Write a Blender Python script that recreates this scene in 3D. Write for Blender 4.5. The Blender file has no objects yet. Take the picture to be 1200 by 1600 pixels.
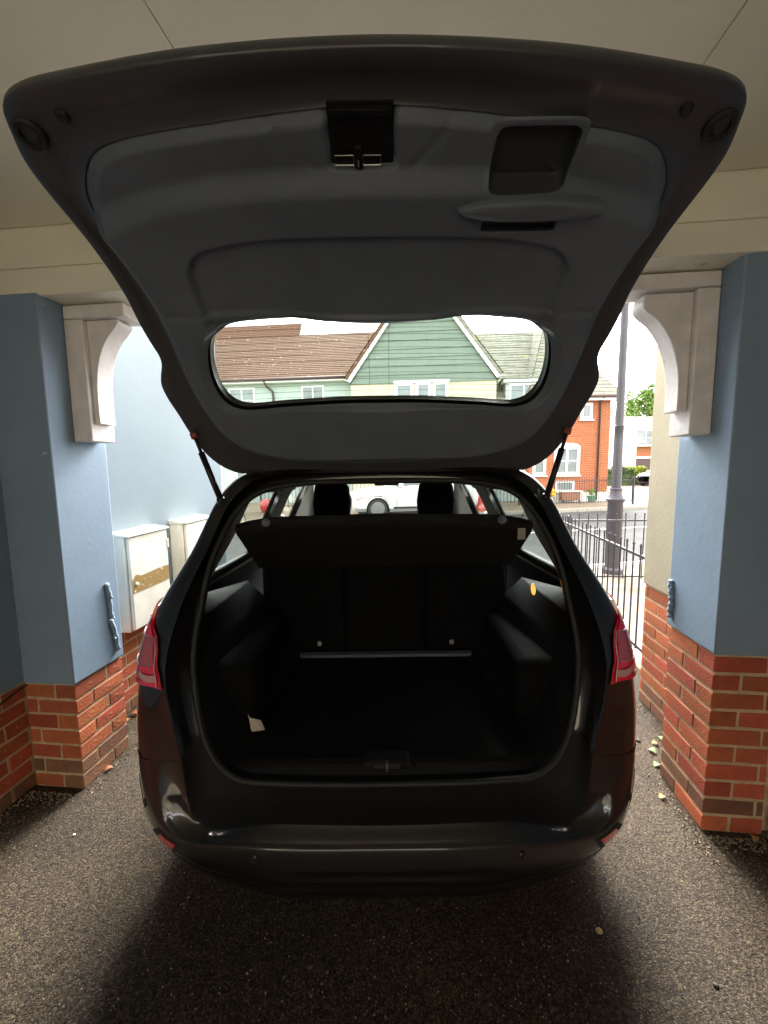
import bpy, bmesh, math, random
import numpy as np
from mathutils import Vector, Matrix
random.seed(7); np.random.seed(7)
SC = bpy.context.scene
COL = SC.collection
R = math.radians
PI = math.pi

# ------------------------------------------------------------------ camera
FPX = 650.0; PITCH = R(6.34); ROLL = R(0.7); EYE = 1.58
_fw = np.array([0, math.cos(PITCH), -math.sin(PITCH)])
_up0 = np.array([0, math.sin(PITCH), math.cos(PITCH)])
_rt = math.cos(ROLL) * np.array([1., 0, 0]) - math.sin(ROLL) * _up0
_up = math.sin(ROLL) * np.array([1., 0, 0]) + math.cos(ROLL) * _up0
cam = bpy.data.cameras.new('camera'); camo = bpy.data.objects.new('camera', cam); COL.objects.link(camo)
cam.sensor_fit = 'VERTICAL'; cam.sensor_height = 24; cam.lens = 24 * FPX / 1600
cam.clip_start = 0.02; cam.clip_end = 2000
camo.matrix_world = Matrix(((_rt[0], _up[0], -_fw[0], 0), (_rt[1], _up[1], -_fw[1], 0), (_rt[2], _up[2], -_fw[2], EYE), (0, 0, 0, 1)))
SC.camera = camo

def at(px, py, Y):
    """a point of the place seen in the photograph at (px,py), Y metres ahead"""
    r = _fw + _rt * (px - 600) / FPX + _up * (800 - py) / FPX
    return np.array([0, 0, EYE]) + r * (Y / r[1])

# ------------------------------------------------------------------ light
SUN_EL, SUN_AZ = R(38), R(9)          # azimuth from +Y towards +X
w = bpy.data.worlds.new('World'); SC.world = w; w.use_nodes = True
nt = w.node_tree; nt.nodes.clear()
sky = nt.nodes.new('ShaderNodeTexSky'); sky.sky_type = 'NISHITA'; sky.sun_disc = False
sky.sun_elevation = SUN_EL; sky.sun_rotation = SUN_AZ; sky.dust_density = 4.0; sky.air_density = 1.0
hs = nt.nodes.new('ShaderNodeHueSaturation'); hs.inputs['Saturation'].default_value = 0.12; hs.inputs['Value'].default_value = 1.0
mx = nt.nodes.new('ShaderNodeMixRGB'); mx.inputs[0].default_value = 0.6
mx.inputs[2].default_value = (5.2, 5.2, 5.2, 1)
bg = nt.nodes.new('ShaderNodeBackground'); bg.inputs[1].default_value = 0.12
wo = nt.nodes.new('ShaderNodeOutputWorld')
nt.links.new(sky.outputs[0], hs.inputs['Color']); nt.links.new(hs.outputs[0], mx.inputs[1])
nt.links.new(mx.outputs[0], bg.inputs[0]); nt.links.new(bg.outputs[0], wo.inputs[0])
sl = bpy.data.lights.new('sun', 'SUN'); sl.energy = 1.5; sl.angle = R(28); sl.color = (1, .95, .88)
so = bpy.data.objects.new('sun', sl); COL.objects.link(so)
sd = Vector((math.sin(SUN_AZ) * math.cos(SUN_EL), math.cos(SUN_AZ) * math.cos(SUN_EL), math.sin(SUN_EL)))
so.rotation_euler = sd.to_track_quat('Z', 'Y').to_euler()
SC.view_settings.view_transform = 'Standard'; SC.view_settings.look = 'None'
SC.view_settings.exposure = 3.42; SC.view_settings.gamma = 1.0; SC.view_settings.use_curve_mapping = False
SC.render.engine = 'CYCLES'
SC.cycles.max_bounces = 10; SC.cycles.diffuse_bounces = 6; SC.cycles.glossy_bounces = 5
SC.cycles.transparent_max_bounces = 16; SC.cycles.transmission_bounces = 6
SC.cycles.sample_clamp_indirect = 6.0
SC.cycles.use_denoising = True

# ------------------------------------------------------------------ materials
MATS = {}
def mat(name, col, rough=.6, metal=0., var=0., scale=5., bump=0., bscale=None, coat=0., spec=.5, col2=None, objvar=0., detail=4, rvar=0., thr=None):
    """principled material: col mixed with col2 (or a darker col) by noise, fine bump"""
    if name in MATS: return MATS[name]
    m = bpy.data.materials.new(name); m.use_nodes = True; MATS[name] = m
    n = m.node_tree.nodes; l = m.node_tree.links; b = n['Principled BSDF']
    b.inputs['Roughness'].default_value = rough; b.inputs['Metallic'].default_value = metal
    b.inputs['Specular IOR Level'].default_value = spec
    if coat: b.inputs['Coat Weight'].default_value = coat; b.inputs['Coat Roughness'].default_value = .015; b.inputs['Coat IOR'].default_value = 1.55
    b.inputs['Base Color'].default_value = (*col, 1)
    tc = n.new('ShaderNodeTexCoord')
    out = None
    if var or col2:
        no = n.new('ShaderNodeTexNoise'); no.inputs['Scale'].default_value = scale; no.inputs['Detail'].default_value = detail
        no.inputs['Roughness'].default_value = .62
        l.new(tc.outputs['Object'], no.inputs['Vector'])
        mxn = n.new('ShaderNodeMixRGB'); mxn.inputs[1].default_value = (*col, 1)
        c2 = col2 or tuple(max(0, c * (1 - var)) for c in col); mxn.inputs[2].default_value = (*c2, 1)
        rp = n.new('ShaderNodeValToRGB'); t = thr or (.35, .7)
        rp.color_ramp.elements[0].position = t[0]; rp.color_ramp.elements[1].position = t[1]
        l.new(no.outputs['Fac'], rp.inputs[0]); l.new(rp.outputs[0], mxn.inputs[0]); out = mxn.outputs[0]
        if rvar:
            mr = n.new('ShaderNodeMapRange'); mr.inputs[3].default_value = rough - rvar; mr.inputs[4].default_value = rough + rvar
            l.new(no.outputs['Fac'], mr.inputs[0]); l.new(mr.outputs[0], b.inputs['Roughness'])
    if objvar:
        oi = n.new('ShaderNodeObjectInfo'); h = n.new('ShaderNodeHueSaturation')
        mr2 = n.new('ShaderNodeMapRange'); mr2.inputs[3].default_value = 1 - objvar; mr2.inputs[4].default_value = 1 + objvar
        l.new(oi.outputs['Random'], mr2.inputs[0]); l.new(mr2.outputs[0], h.inputs['Value'])
        mr3 = n.new('ShaderNodeMapRange'); mr3.inputs[3].default_value = .5 - objvar * .04; mr3.inputs[4].default_value = .5 + objvar * .04
        ml = n.new('ShaderNodeMath'); ml.operation = 'MULTIPLY'; ml.inputs[1].default_value = 7.31
        fr = n.new('ShaderNodeMath'); fr.operation = 'FRACT'
        l.new(oi.outputs['Random'], ml.inputs[0]); l.new(ml.outputs[0], fr.inputs[0]); l.new(fr.outputs[0], mr3.inputs[0]); l.new(mr3.outputs[0], h.inputs['Hue'])
        if out: l.new(out, h.inputs['Color'])
        else: h.inputs['Color'].default_value = (*col, 1)
        out = h.outputs[0]
    if out: l.new(out, b.inputs['Base Color'])
    if bump:
        nb = n.new('ShaderNodeTexNoise'); nb.inputs['Scale'].default_value = bscale or scale * 8; nb.inputs['Detail'].default_value = 5
        l.new(tc.outputs['Object'], nb.inputs['Vector'])
        bp = n.new('ShaderNodeBump'); bp.inputs['Strength'].default_value = min(1, bump); bp.inputs['Distance'].default_value = .004 * max(1, bump)
        l.new(nb.outputs['Fac'], bp.inputs['Height']); l.new(bp.outputs[0], b.inputs['Normal'])
    return m

def glass(name, tint, gl=.08, rough=.0):
    if name in MATS: return MATS[name]
    m = bpy.data.materials.new(name); m.use_nodes = True; MATS[name] = m
    n = m.node_tree.nodes; l = m.node_tree.links; n.remove(n['Principled BSDF'])
    t = n.new('ShaderNodeBsdfTransparent'); t.inputs[0].default_value = (*tint, 1)
    g = n.new('ShaderNodeBsdfGlossy'); g.inputs['Roughness'].default_value = rough
    f = n.new('ShaderNodeLayerWeight'); f.inputs[0].default_value = .5
    pw = n.new('ShaderNodeMath'); pw.operation = 'POWER'; pw.inputs[1].default_value = 4.5
    mr = n.new('ShaderNodeMath'); mr.operation = 'MULTIPLY_ADD'; mr.inputs[1].default_value = .8; mr.inputs[2].default_value = gl
    mxs = n.new('ShaderNodeMixShader')
    l.new(f.outputs['Facing'], pw.inputs[0]); l.new(pw.outputs[0], mr.inputs[0]); l.new(mr.outputs[0], mxs.inputs[0]); l.new(t.outputs[0], mxs.inputs[1]); l.new(g.outputs[0], mxs.inputs[2])
    l.new(mxs.outputs[0], n['Material Output'].inputs[0]); return m

def emis(name, col, s):
    m = mat(name, col, .3); b = m.node_tree.nodes['Principled BSDF']
    b.inputs['Emission Color'].default_value = (*col, 1); b.inputs['Emission Strength'].default_value = s; return m

def asphalt(name, cols, sc, bump=1.0, patch=.25):
    m = bpy.data.materials.new(name); m.use_nodes = True; MATS[name] = m
    n = m.node_tree.nodes; l = m.node_tree.links; b = n['Principled BSDF']
    tc = n.new('ShaderNodeTexCoord')
    v = n.new('ShaderNodeTexVoronoi'); v.inputs['Scale'].default_value = sc; v.feature = 'F1'
    v.inputs['Randomness'].default_value = 1
    nz = n.new('ShaderNodeTexNoise'); nz.inputs['Scale'].default_value = sc * .8; nz.inputs['Detail'].default_value = 3
    va = n.new('ShaderNodeVectorMath'); va.operation = 'SCALE'; va.inputs['Scale'].default_value = .012
    vb = n.new('ShaderNodeVectorMath'); vb.operation = 'ADD'
    l.new(tc.outputs['Object'], nz.inputs['Vector']); l.new(nz.outputs['Color'], va.inputs[0]); l.new(va.outputs[0], vb.inputs[0]); l.new(tc.outputs['Object'], vb.inputs[1])
    l.new(vb.outputs[0], v.inputs['Vector'])
    sp = n.new('ShaderNodeSeparateColor'); l.new(v.outputs['Color'], sp.inputs[0])
    rp = n.new('ShaderNodeValToRGB'); rp.color_ramp.interpolation = 'LINEAR'
    els = rp.color_ramp.elements
    while len(els) < len(cols): els.new(.5)
    for i, c in enumerate(cols): els[i].position = i / (len(cols) - 1); els[i].color = (*c, 1)
    l.new(sp.outputs[0], rp.inputs[0])
    ed = n.new('ShaderNodeMapRange'); ed.inputs[1].default_value = .35; ed.inputs[2].default_value = .75; ed.inputs[3].default_value = 1; ed.inputs[4].default_value = .35
    l.new(v.outputs['Distance'], ed.inputs[0])
    big = n.new('ShaderNodeTexNoise'); big.inputs['Scale'].default_value = 1.3; big.inputs['Detail'].default_value = 5
    l.new(tc.outputs['Object'], big.inputs['Vector'])
    bm_ = n.new('ShaderNodeMapRange'); bm_.inputs[1].default_value = .3; bm_.inputs[2].default_value = .7; bm_.inputs[3].default_value = 1 - patch; bm_.inputs[4].default_value = 1 + patch
    l.new(big.outputs['Fac'], bm_.inputs[0])
    m1 = n.new('ShaderNodeMath'); m1.operation = 'MULTIPLY'; l.new(ed.outputs[0], m1.inputs[0]); l.new(bm_.outputs[0], m1.inputs[1])
    mm = n.new('ShaderNodeVectorMath'); mm.operation = 'SCALE'; l.new(rp.outputs[0], mm.inputs[0]); l.new(m1.outputs[0], mm.inputs['Scale'])
    l.new(mm.outputs[0], b.inputs['Base Color'])
    b.inputs['Roughness'].default_value = .8; b.inputs['Specular IOR Level'].default_value = .3
    hgt = n.new('ShaderNodeMath'); hgt.operation = 'SUBTRACT'; hgt.inputs[0].default_value = 1; l.new(v.outputs['Distance'], hgt.inputs[1])
    h2 = n.new('ShaderNodeMath'); h2.operation = 'ADD'; l.new(hgt.outputs[0], h2.inputs[0]); l.new(sp.outputs[1], h2.inputs[1])
    bp = n.new('ShaderNodeBump'); bp.inputs['Strength'].default_value = 1; bp.inputs['Distance'].default_value = .004 * bump
    l.new(h2.outputs[0], bp.inputs['Height']); l.new(bp.outputs[0], b.inputs['Normal'])
    return m

M_drive = asphalt('driveway_chippings', [(.022, .014, .008), (.045, .032, .018), (.072, .051, .030), (.105, .077, .047), (.17, .13, .083)], 185, .8, .42)
M_road = asphalt('road_asphalt', [(.045, .045, .045), (.07, .068, .065), (.10, .097, .092)], 90, .6)
M_pave = mat('paving_tan', (.22, .165, .11), .8, var=.3, scale=2.5, bump=.4, bscale=60)
M_pave2 = mat('block_paving_pink', (.34, .20, .15), .8, var=.3, scale=6, bump=.4, bscale=60)
M_kerb = mat('kerb_concrete', (.34, .31, .25), .8, var=.3, scale=10, bump=.3)
M_earth = mat('open_ground', (.20, .22, .11), .9, var=.4, scale=1)
M_grass = mat('mown_grass', (.22, .27, .06), .9, var=.45, scale=14, bump=1, bscale=90)
M_line = mat('road_paint', (.75, .74, .7), .6, var=.25, scale=12)
M_ceil = mat('ceiling_cream_paint', (.94, .87, .68), .6, var=.06, scale=1.6, bump=.25, bscale=40)
M_cream = mat('beam_cream_paint', (.92, .87, .72), .5, var=.10, scale=3, bump=.25, bscale=30)
M_white = mat('bracket_white_paint', (.88, .83, .82), .5, var=.2, scale=9, bump=.3, bscale=50)
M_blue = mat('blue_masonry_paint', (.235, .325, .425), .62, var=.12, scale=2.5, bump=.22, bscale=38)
M_blue2 = mat('light_offset_blue_paint', (.18, .23, .27), .65, var=.10, scale=2.0, bump=.18, bscale=34)  # same paint as the pillars, darkened to offset the stronger light outside
M_crend = mat('cream_render_paint', (.41, .36, .26), .65, var=.12, scale=2.5, bump=.35, bscale=40)
M_brick = mat('red_brick', (.50, .125, .05), .8, scale=9, bump=.9, bscale=110, col2=(.33, .085, .045), objvar=.26, thr=(.40, .85))
M_brickd = mat('grimy_brick', (.30, .13, .07), .85, scale=9, bump=.9, bscale=110, col2=(.16, .09, .06), objvar=.2, thr=(.35, .75))
M_mort = mat('lime_mortar', (.66, .52, .33), .9, var=.35, scale=18, bump=.8, bscale=140)
M_metalw = mat('meter_box_plastic', (.84, .81, .72), .45, var=.12, scale=7, col2=(.70, .67, .58))
M_lichen = mat('peeled_brown_band', (.30, .19, .055), .9, scale=26, col2=(.80, .76, .68), thr=(.60, .66), bump=.8, bscale=90)
M_darkgap = mat('dark_gap', (.02, .02, .02), .9)
M_paint = mat('black_car_paint', (.006, .0055, .006), .38, coat=1., spec=.25)
M_blackpl = mat('black_bumper_plastic', (.008, .008, .008), .34, var=.3, scale=20, bump=.15, bscale=300)
M_trim = mat('haze_blue_trim_plastic', (.125, .150, .185), .50, var=.18, scale=6, bump=.25, bscale=420)  # blue tint puts lens flare haze into the plastic's colour
M_trimd = mat('dark_trim_plastic', (.006, .006, .007), .7, spec=.3, var=.2, scale=8, bump=.2, bscale=300)
M_pillartrim = mat('grey_beige_pillar_trim', (.26, .24, .21), .7, var=.1, scale=8, bump=.2, bscale=200)
M_carpet = mat('black_boot_carpet', (.010, .010, .010), 1., var=.4, scale=90, bump=.8, bscale=500, spec=.1)
M_fabric = mat('charcoal_seat_fabric', (.007, .007, .008), .95, var=.3, scale=120, bump=.5, bscale=500, spec=.15)
M_rubber = mat('black_rubber', (.012, .012, .012), .6, bump=.2, scale=30)
M_glass = glass('clear_car_glass', (.90, .95, .92), .05)
M_glassd = glass('tinted_car_glass', (.62, .70, .68), .06)
M_red = mat('red_lamp_lens', (.92, .012, .05), .15, coat=1., spec=.6)
M_redd = mat('deep_red_lamp_lens', (.62, .008, .03), .15, coat=1.)
M_smoke = mat('smoked_clear_lamp_lens', (.62, .10, .14), .15, coat=1., metal=.2)
M_clear = mat('clear_lamp_lens', (.75, .36, .34), .15, coat=1., metal=.2)
M_tint = mat('tinted_lamp_lens', (.05, .065, .075), .1, coat=1.)
M_chrome = mat('bright_lens_edge', (.70, .42, .45), .2, metal=.6)
M_amber = emis('lit_boot_lamp', (1.0, .30, .06), .2)
M_steel = mat('steel_pin', (.5, .5, .5), .3, metal=.9)
M_greyplate = mat('grey_label_plastic', (.34, .33, .31), .5)
M_rail = mat('black_railing_paint', (.035, .033, .040), .45, var=.3, scale=20)
M_lamp = mat('lamp_post_grey_paint', (.055, .050, .062), .4, var=.25, scale=6)
M_upvc = mat('white_window_frame', (.8, .8, .78), .4, var=.06, scale=4)
M_pane = mat('window_pane_dark', (.16, .19, .19), .08, var=.5, scale=1.2, coat=.6)
M_mint = mat('mint_render', (.38, .44, .40), .8, var=.08, scale=1.2, bump=.2)
M_green = mat('green_weatherboard', (.150, .188, .150), .6, var=.12, scale=3, bump=.2, objvar=.05)
M_creamh = mat('house_cream_render', (.52, .48, .35), .8, var=.08, scale=1.2)
M_whiteh = mat('house_white_render', (.70, .69, .60), .8, var=.07, scale=1.2)
M_tileb = mat('brown_roof_tile', (.135, .058, .030), .85, scale=7, col2=(.10, .045, .025), bump=.6, bscale=18)
M_tileg = mat('grey_roof_tile', (.24, .22, .185), .85, scale=4, col2=(.15, .145, .11), bump=.6, bscale=18)
M_pipe = mat('dark_pipe', (.07, .035, .035), .5)
M_leaf = mat('tree_leaves', (.15, .25, .045), .7, scale=3, col2=(.06, .12, .02))
M_leaf2 = mat('yellow_hedge_leaves', (.34, .36, .03), .7, scale=4, col2=(.16, .22, .03))
M_leaf3 = mat('dark_hedge_leaves', (.07, .12, .03), .7, scale=4, col2=(.03, .06, .02))
M_bark = mat('bark', (.12, .09, .06), .9, var=.4, scale=8, bump=.8)
M_wcar = mat('white_car_paint', (.50, .50, .49), .25, coat=1.)
M_dcar = mat('dark_car_paint', (.035, .035, .05), .25, coat=1.)
M_rcar = mat('red_car_paint', (.50, .03, .02), .25, coat=1.)
M_cglass = mat('car_window_dark', (.03, .04, .045), .06, coat=1.)
M_alloy = mat('alloy_rim', (.45, .45, .46), .3, metal=.8)

# brown roof: white lichen spots
def spots(m, sc, lo, hi, col):
    n = m.node_tree.nodes; l = m.node_tree.links; b = n['Principled BSDF']
    src = b.inputs['Base Color'].links[0].from_socket
    v = n.new('ShaderNodeTexNoise'); v.inputs['Scale'].default_value = sc; v.inputs['Detail'].default_value = 3
    tc = n.new('ShaderNodeTexCoord'); l.new(tc.outputs['Object'], v.inputs['Vector'])
    rp = n.new('ShaderNodeValToRGB'); rp.color_ramp.elements[0].position = lo; rp.color_ramp.elements[1].position = hi
    l.new(v.outputs['Fac'], rp.inputs[0])
    x = n.new('ShaderNodeMixRGB'); x.inputs[2].default_value = (*col, 1); l.new(rp.outputs[0], x.inputs[0]); l.new(src, x.inputs[1]); l.new(x.outputs[0], b.inputs['Base Color'])
spots(M_tileb, 6., .665, .72, (.36, .31, .25)); spots(M_tileg, 3.0, .6, .75, (.30, .29, .13))
spots(M_cream, 9, .74, .80, (.35, .28, .18)); spots(M_white, 14, .72, .80, (.33, .27, .2))
spots(M_blue, 1.1, .55, .85, (.23, .30, .37)); spots(M_blue, 22, .74, .78, (.50, .53, .53)); spots(M_brick, 30, .70, .76, (.60, .40, .27)); spots(M_ceil, 6, .76, .8, (.45, .38, .26))

# far walls: brick coursing too fine to model singly
def fine_brick(name, c1, c2, cm):
    m = bpy.data.materials.new(name); m.use_nodes = True; n = m.node_tree.nodes; l = m.node_tree.links; b = n['Principled BSDF']
    tc = n.new('ShaderNodeTexCoord'); mp = n.new('ShaderNodeMapping'); mp.inputs['Rotation'].default_value = (R(90), 0, 0)
    br = n.new('ShaderNodeTexBrick'); br.inputs['Scale'].default_value = 1; br.inputs['Brick Width'].default_value = .225; br.inputs['Row Height'].default_value = .075
    br.inputs['Mortar Size'].default_value = .008; br.inputs['Color1'].default_value = (*c1, 1); br.inputs['Color2'].default_value = (*c2, 1); br.inputs['Mortar'].default_value = (*cm, 1)
    l.new(tc.outputs['Object'], mp.inputs[0]); l.new(mp.outputs[0], br.inputs[0]); l.new(br.outputs[0], b.inputs['Base Color']); b.inputs['Roughness'].default_value = .85
    bp = n.new('ShaderNodeBump'); bp.inputs['Distance'].default_value = .006; bp.invert = True; l.new(br.outputs['Fac'], bp.inputs['Height']); l.new(bp.outputs[0], b.inputs['Normal'])
    return m
M_fbrick = fine_brick('far_red_brick', (.36, .095, .033), (.285, .075, .026), (.38, .21, .11))

# ------------------------------------------------------------------ helpers
def thing(name, label, cat, loc=(0, 0, 0), rotz=0., group=None):
    o = bpy.data.objects.new(name, None); COL.objects.link(o); o.location = loc; o.rotation_euler = (0, 0, rotz)
    o['label'] = label; o['category'] = cat; o.empty_display_size = .1
    if group: o['group'] = group
    return o
def tag(o, label, cat, group=None):
    o['label'] = label; o['category'] = cat
    if group: o['group'] = group
    return o
def link(name, me, parent=None):
    o = bpy.data.objects.new(name, me); COL.objects.link(o)
    if parent: o.parent = parent
    return o
def fix(me):
    bm = bmesh.new(); bm.from_mesh(me); bmesh.ops.recalc_face_normals(bm, faces=bm.faces); bm.to_mesh(me); bm.free()

class MB:
    def __init__(s): s.v = []; s.f = []; s.m = []; s.mi = 0
    def add(s, vs, fs):
        k = len(s.v); s.v += [tuple(map(float, v)) for v in vs]
        for f in fs: s.f.append(tuple(i + k for i in f)); s.m.append(s.mi)
        return s
    def box(s, x0, x1, y0, y1, z0, z1):
        return s.add([(x, y, z) for z in (z0, z1) for y in (y0, y1) for x in (x0, x1)], [(0, 2, 3, 1), (4, 5, 7, 6), (0, 1, 5, 4), (2, 6, 7, 3), (0, 4, 6, 2), (1, 3, 7, 5)])
    def prism(s, poly, d0, d1, ax='y'):
        """poly in the two other axes, extruded along ax"""
        n = len(poly)
        def P(a, b, d): return {'y': (a, d, b), 'x': (d, a, b), 'z': (a, b, d)}[ax]
        vs = [P(a, b, d0) for a, b in poly] + [P(a, b, d1) for a, b in poly]
        return s.add(vs, [tuple(range(n)), tuple(range(2 * n - 1, n - 1, -1))] + [(i, (i + 1) % n, (i + 1) % n + n, i + n) for i in range(n)])
    def tube(s, pts, r, n=8, caps=True, closed=False):
        pts = [Vector(p) for p in pts]; rings = []; N = len(pts); up = None
        for i, p in enumerate(pts):
            a = pts[(i - 1) % N] if (i or closed) else p; b = pts[(i + 1) % N] if (i < N - 1 or closed) else p
            d = (b - a).normalized()
            if up is None: up = Vector((0, 0, 1)) if abs(d.z) < .9 else Vector((1, 0, 0))
            u = d.cross(up)
            if u.length < 1e-4: u = d.orthogonal()
            u.normalize(); up = u.cross(d).normalized(); rr = r[i] if hasattr(r, '__len__') else r
            rings.append([p + (u * math.cos(2 * PI * k / n) + up * math.sin(2 * PI * k / n)) * rr for k in range(n)])
        vs = [v for q in rings for v in q]; fs = []
        for i in range(N if closed else N - 1):
            j = (i + 1) % N
            for k in range(n): fs.append((i * n + k, i * n + (k + 1) % n, j * n + (k + 1) % n, j * n + k))
        if caps and not closed: fs += [tuple(range(n)), tuple(range((N - 1) * n, N * n))]
        return s.add(vs, fs)
    def lathe(s, prof, c=(0, 0, 0), n=24, axis='z'):
        vs = []; fs = []
        for r, h in prof:
            for k in range(n):
                a = 2 * PI * k / n; x, y = r * math.cos(a), r * math.sin(a)
                vs.append({'z': (c[0] + x, c[1] + y, c[2] + h), 'x': (c[0] + h, c[1] + x, c[2] + y), 'y': (c[0] + x, c[1] + h, c[2] + y)}[axis])
        for i in range(len(prof) - 1):
            for k in range(n): fs.append((i * n + k, i * n + (k + 1) % n, (i + 1) * n + (k + 1) % n, (i + 1) * n + k))
        fs += [tuple(range(n)), tuple(range((len(prof) - 1) * n, len(prof) * n))]
        return s.add(vs, fs)
    def grid(s, G, keep=None, flip=False, closed=False):
        """G: array (a,b,3)"""
        A, Bn = G.shape[:2]; k = len(s.v); s.v += [tuple(map(float, p)) for p in G.reshape(-1, 3)]
        for i in range(A if closed else A - 1):
            i2 = (i + 1) % A
            for j in range(Bn - 1):
                if keep is not None and not keep(i, j): continue
                f = (k + i * Bn + j, k + i2 * Bn + j, k + i2 * Bn + j + 1, k + i * Bn + j + 1)
                s.f.append(f[::-1] if flip else f); s.m.append(s.mi)
        return s
    def build(s, name, mats, parent=None, smooth=False, bevel=0, fixn=True, seg=2, angle=None):
        me = bpy.data.meshes.new(name); me.from_pydata(s.v, [], s.f)
        for m in (mats if isinstance(mats, (list, tuple)) else [mats]): me.materials.append(m)
        if isinstance(mats, (list, tuple)): me.polygons.foreach_set('material_index', s.m)
        if fixn: fix(me)
        if smooth:
            me.polygons.foreach_set('use_smooth', [True] * len(me.polygons))
            if angle: me.set_sharp_from_angle(angle=R(angle))
        o = link(name, me, parent)
        if bevel:
            b = o.modifiers.new('bevel', 'BEVEL'); b.width = bevel; b.segments = seg; b.limit_method = 'ANGLE'
            if not smooth: me.polygons.foreach_set('use_smooth', [True] * len(me.polygons)); me.set_sharp_from_angle(angle=R(35))
        return o
def struct(o, kind='structure'): o['kind'] = kind; return o
def crom(P, n):
    """Catmull-Rom through control rows P (k,d) -> n samples per span"""
    P = np.asarray(P, float); Q = np.vstack([2 * P[0] - P[1], P, 2 * P[-1] - P[-2]]); out = []
    for i in range(1, len(Q) - 2):
        for t in np.arange(n) / n:
            a, b, c, d = Q[i - 1:i + 3]
            out.append(.5 * (2 * b + (c - a) * t + (2 * a - 5 * b + 4 * c - d) * t * t + (3 * b - 3 * c + d - a) * t ** 3))
    out.append(P[-1]); return np.array(out)
def sstep(a, b, x):
    t = np.clip((x - a) / (b - a), 0, 1); return t * t * (3 - 2 * t)

TH = R(6.1)          # the buildings stand turned from the car's axis
def Bp(u, w_, z=0.): return (u * math.cos(TH) + w_ * math.sin(TH), -u * math.sin(TH) + w_ * math.cos(TH), z)

# ------------------------------------------------------------------ ground, roads
def sheet(name, poly, z, m, t=.0):
    mb = MB(); n = len(poly)
    if t: mb.prism(poly, z - t, z, 'z')
    else: mb.add([(x, y, z) for x, y in poly], [tuple(range(n))])
    o = mb.build(name, m); struct(o); return o
def brect(u0, u1, w0, w1): return [Bp(u0, w0)[:2], Bp(u1, w0)[:2], Bp(u1, w1)[:2], Bp(u0, w1)[:2]]
RA = R(12.8)
def Rp(a, b): # road frame: a along, b across; origin on the near kerb line at x=3.84,y=6.45
    return (3.84 + a * math.cos(RA) - b * math.sin(RA), 6.45 + a * math.sin(RA) + b * math.cos(RA))
def rrect(a0, a1, b0, b1): return [Rp(a0, b0), Rp(a1, b0), Rp(a1, b1), Rp(a0, b1)]
sheet('ground', [(-900, -900), (900, -900), (900, 900), (-900, 900)], -.13, M_earth)
sheet('road', rrect(-60, 60, -.02, 7.12), -.10, M_road)
sheet('yard', brect(-6, 6, -8.5, -4.62), -.004, mat('bounce_yard_concrete', (.36, .31, .24), .8, var=.2), .12)  # unseen pale ground, added to bounce light up to the ceiling
sheet('driveway', [Bp(-2.4, -4.6)[:2], Bp(1.62, -4.6)[:2], Bp(1.62, 5.8)[:2], Rp(-1.9, -.14), Rp(-9.5, -.14), Bp(-2.4, 3.9)[:2]], 0, M_drive, .12)
sheet('near_pavement', [Bp(1.64, 2.6)[:2], Bp(9, 2.6)[:2], Rp(12, -.14), Rp(-1.85, -.14)], -.004, M_pave, .12)
sheet('far_pavement', rrect(-60, 4.4, 7.26, 9.9), 0, M_pave, .12)
sheet('side_pavement', rrect(4.4, 60, 7.26, 12.0), -.002, M_pave, .12)
sheet('side_street', [Rp(4.2, 12.0), Rp(16, 12.0), (30, 60), (15, 60), (12.3, 22)], -.006, M_pave2, .12)
sheet('front_garden', rrect(-60, 4.4, 9.9, 15), -.012, mat('garden_gravel', (.36, .29, .20), .9, var=.3, scale=12, bump=.5), .1)
sheet('grass_verge', rrect(-40, -7.2, 9.3, 13), .02, M_grass, .1)
kerb_me = None
for b0, b1, nm in ((-.14, -.02, 'kerb'), (7.12, 7.24, 'kerb')):
    mb = MB()
    for k in range(-12, 16):
        q = rrect(k * .92, k * .92 + .91, b0, b1); mb.prism(q, -.12, .002 if b0 < 0 else .008, 'z')
    o = mb.build(nm, M_kerb, bevel=.01); struct(o)
sheet('lane_line', rrect(-2, 9, 3.55, 3.65), -.096, M_line)
sheet('edge_line', rrect(-30, 30, .35, .43), -.096, M_line)

# ------------------------------------------------------------------ bricks
BRK = {}
def brick_mesh(l, d, h, m):
    k = (round(l, 3), round(d, 3), round(h, 3), m.name)
    if k not in BRK:
        bm = bmesh.new(); bmesh.ops.create_cube(bm, size=1)
        bmesh.ops.scale(bm, vec=(l, d, h), verts=bm.verts)
        bmesh.ops.bevel(bm, geom=bm.edges[:], offset=.0035, segments=1, affect='EDGES')
        for v in bm.verts: v.co += Vector((random.uniform(-1, 1), random.uniform(-1, 1), random.uniform(-1, 1))) * .0017
        me = bpy.data.meshes.new('brick'); bm.to_mesh(me); bm.free(); me.materials.append(m); BRK[k] = me
    return BRK[k]
def brick(parent, u0, u1, w0, w1, z0, h=.068, m=None):
    m = m or (M_brickd if (z0 < .13 and random.random() < .75) else M_brick)
    o = link('brick', brick_mesh(u1 - u0, w1 - w0, h, m), parent)
    o.location = ((u0 + u1) / 2 + random.uniform(-.0012, .0012), (w0 + w1) / 2 + random.uniform(-.0012, .0012), z0 + h / 2)
    o.rotation_euler = (random.uniform(-.004, .004), random.uniform(-.004, .004), random.uniform(-.004, .004)); return o
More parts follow.
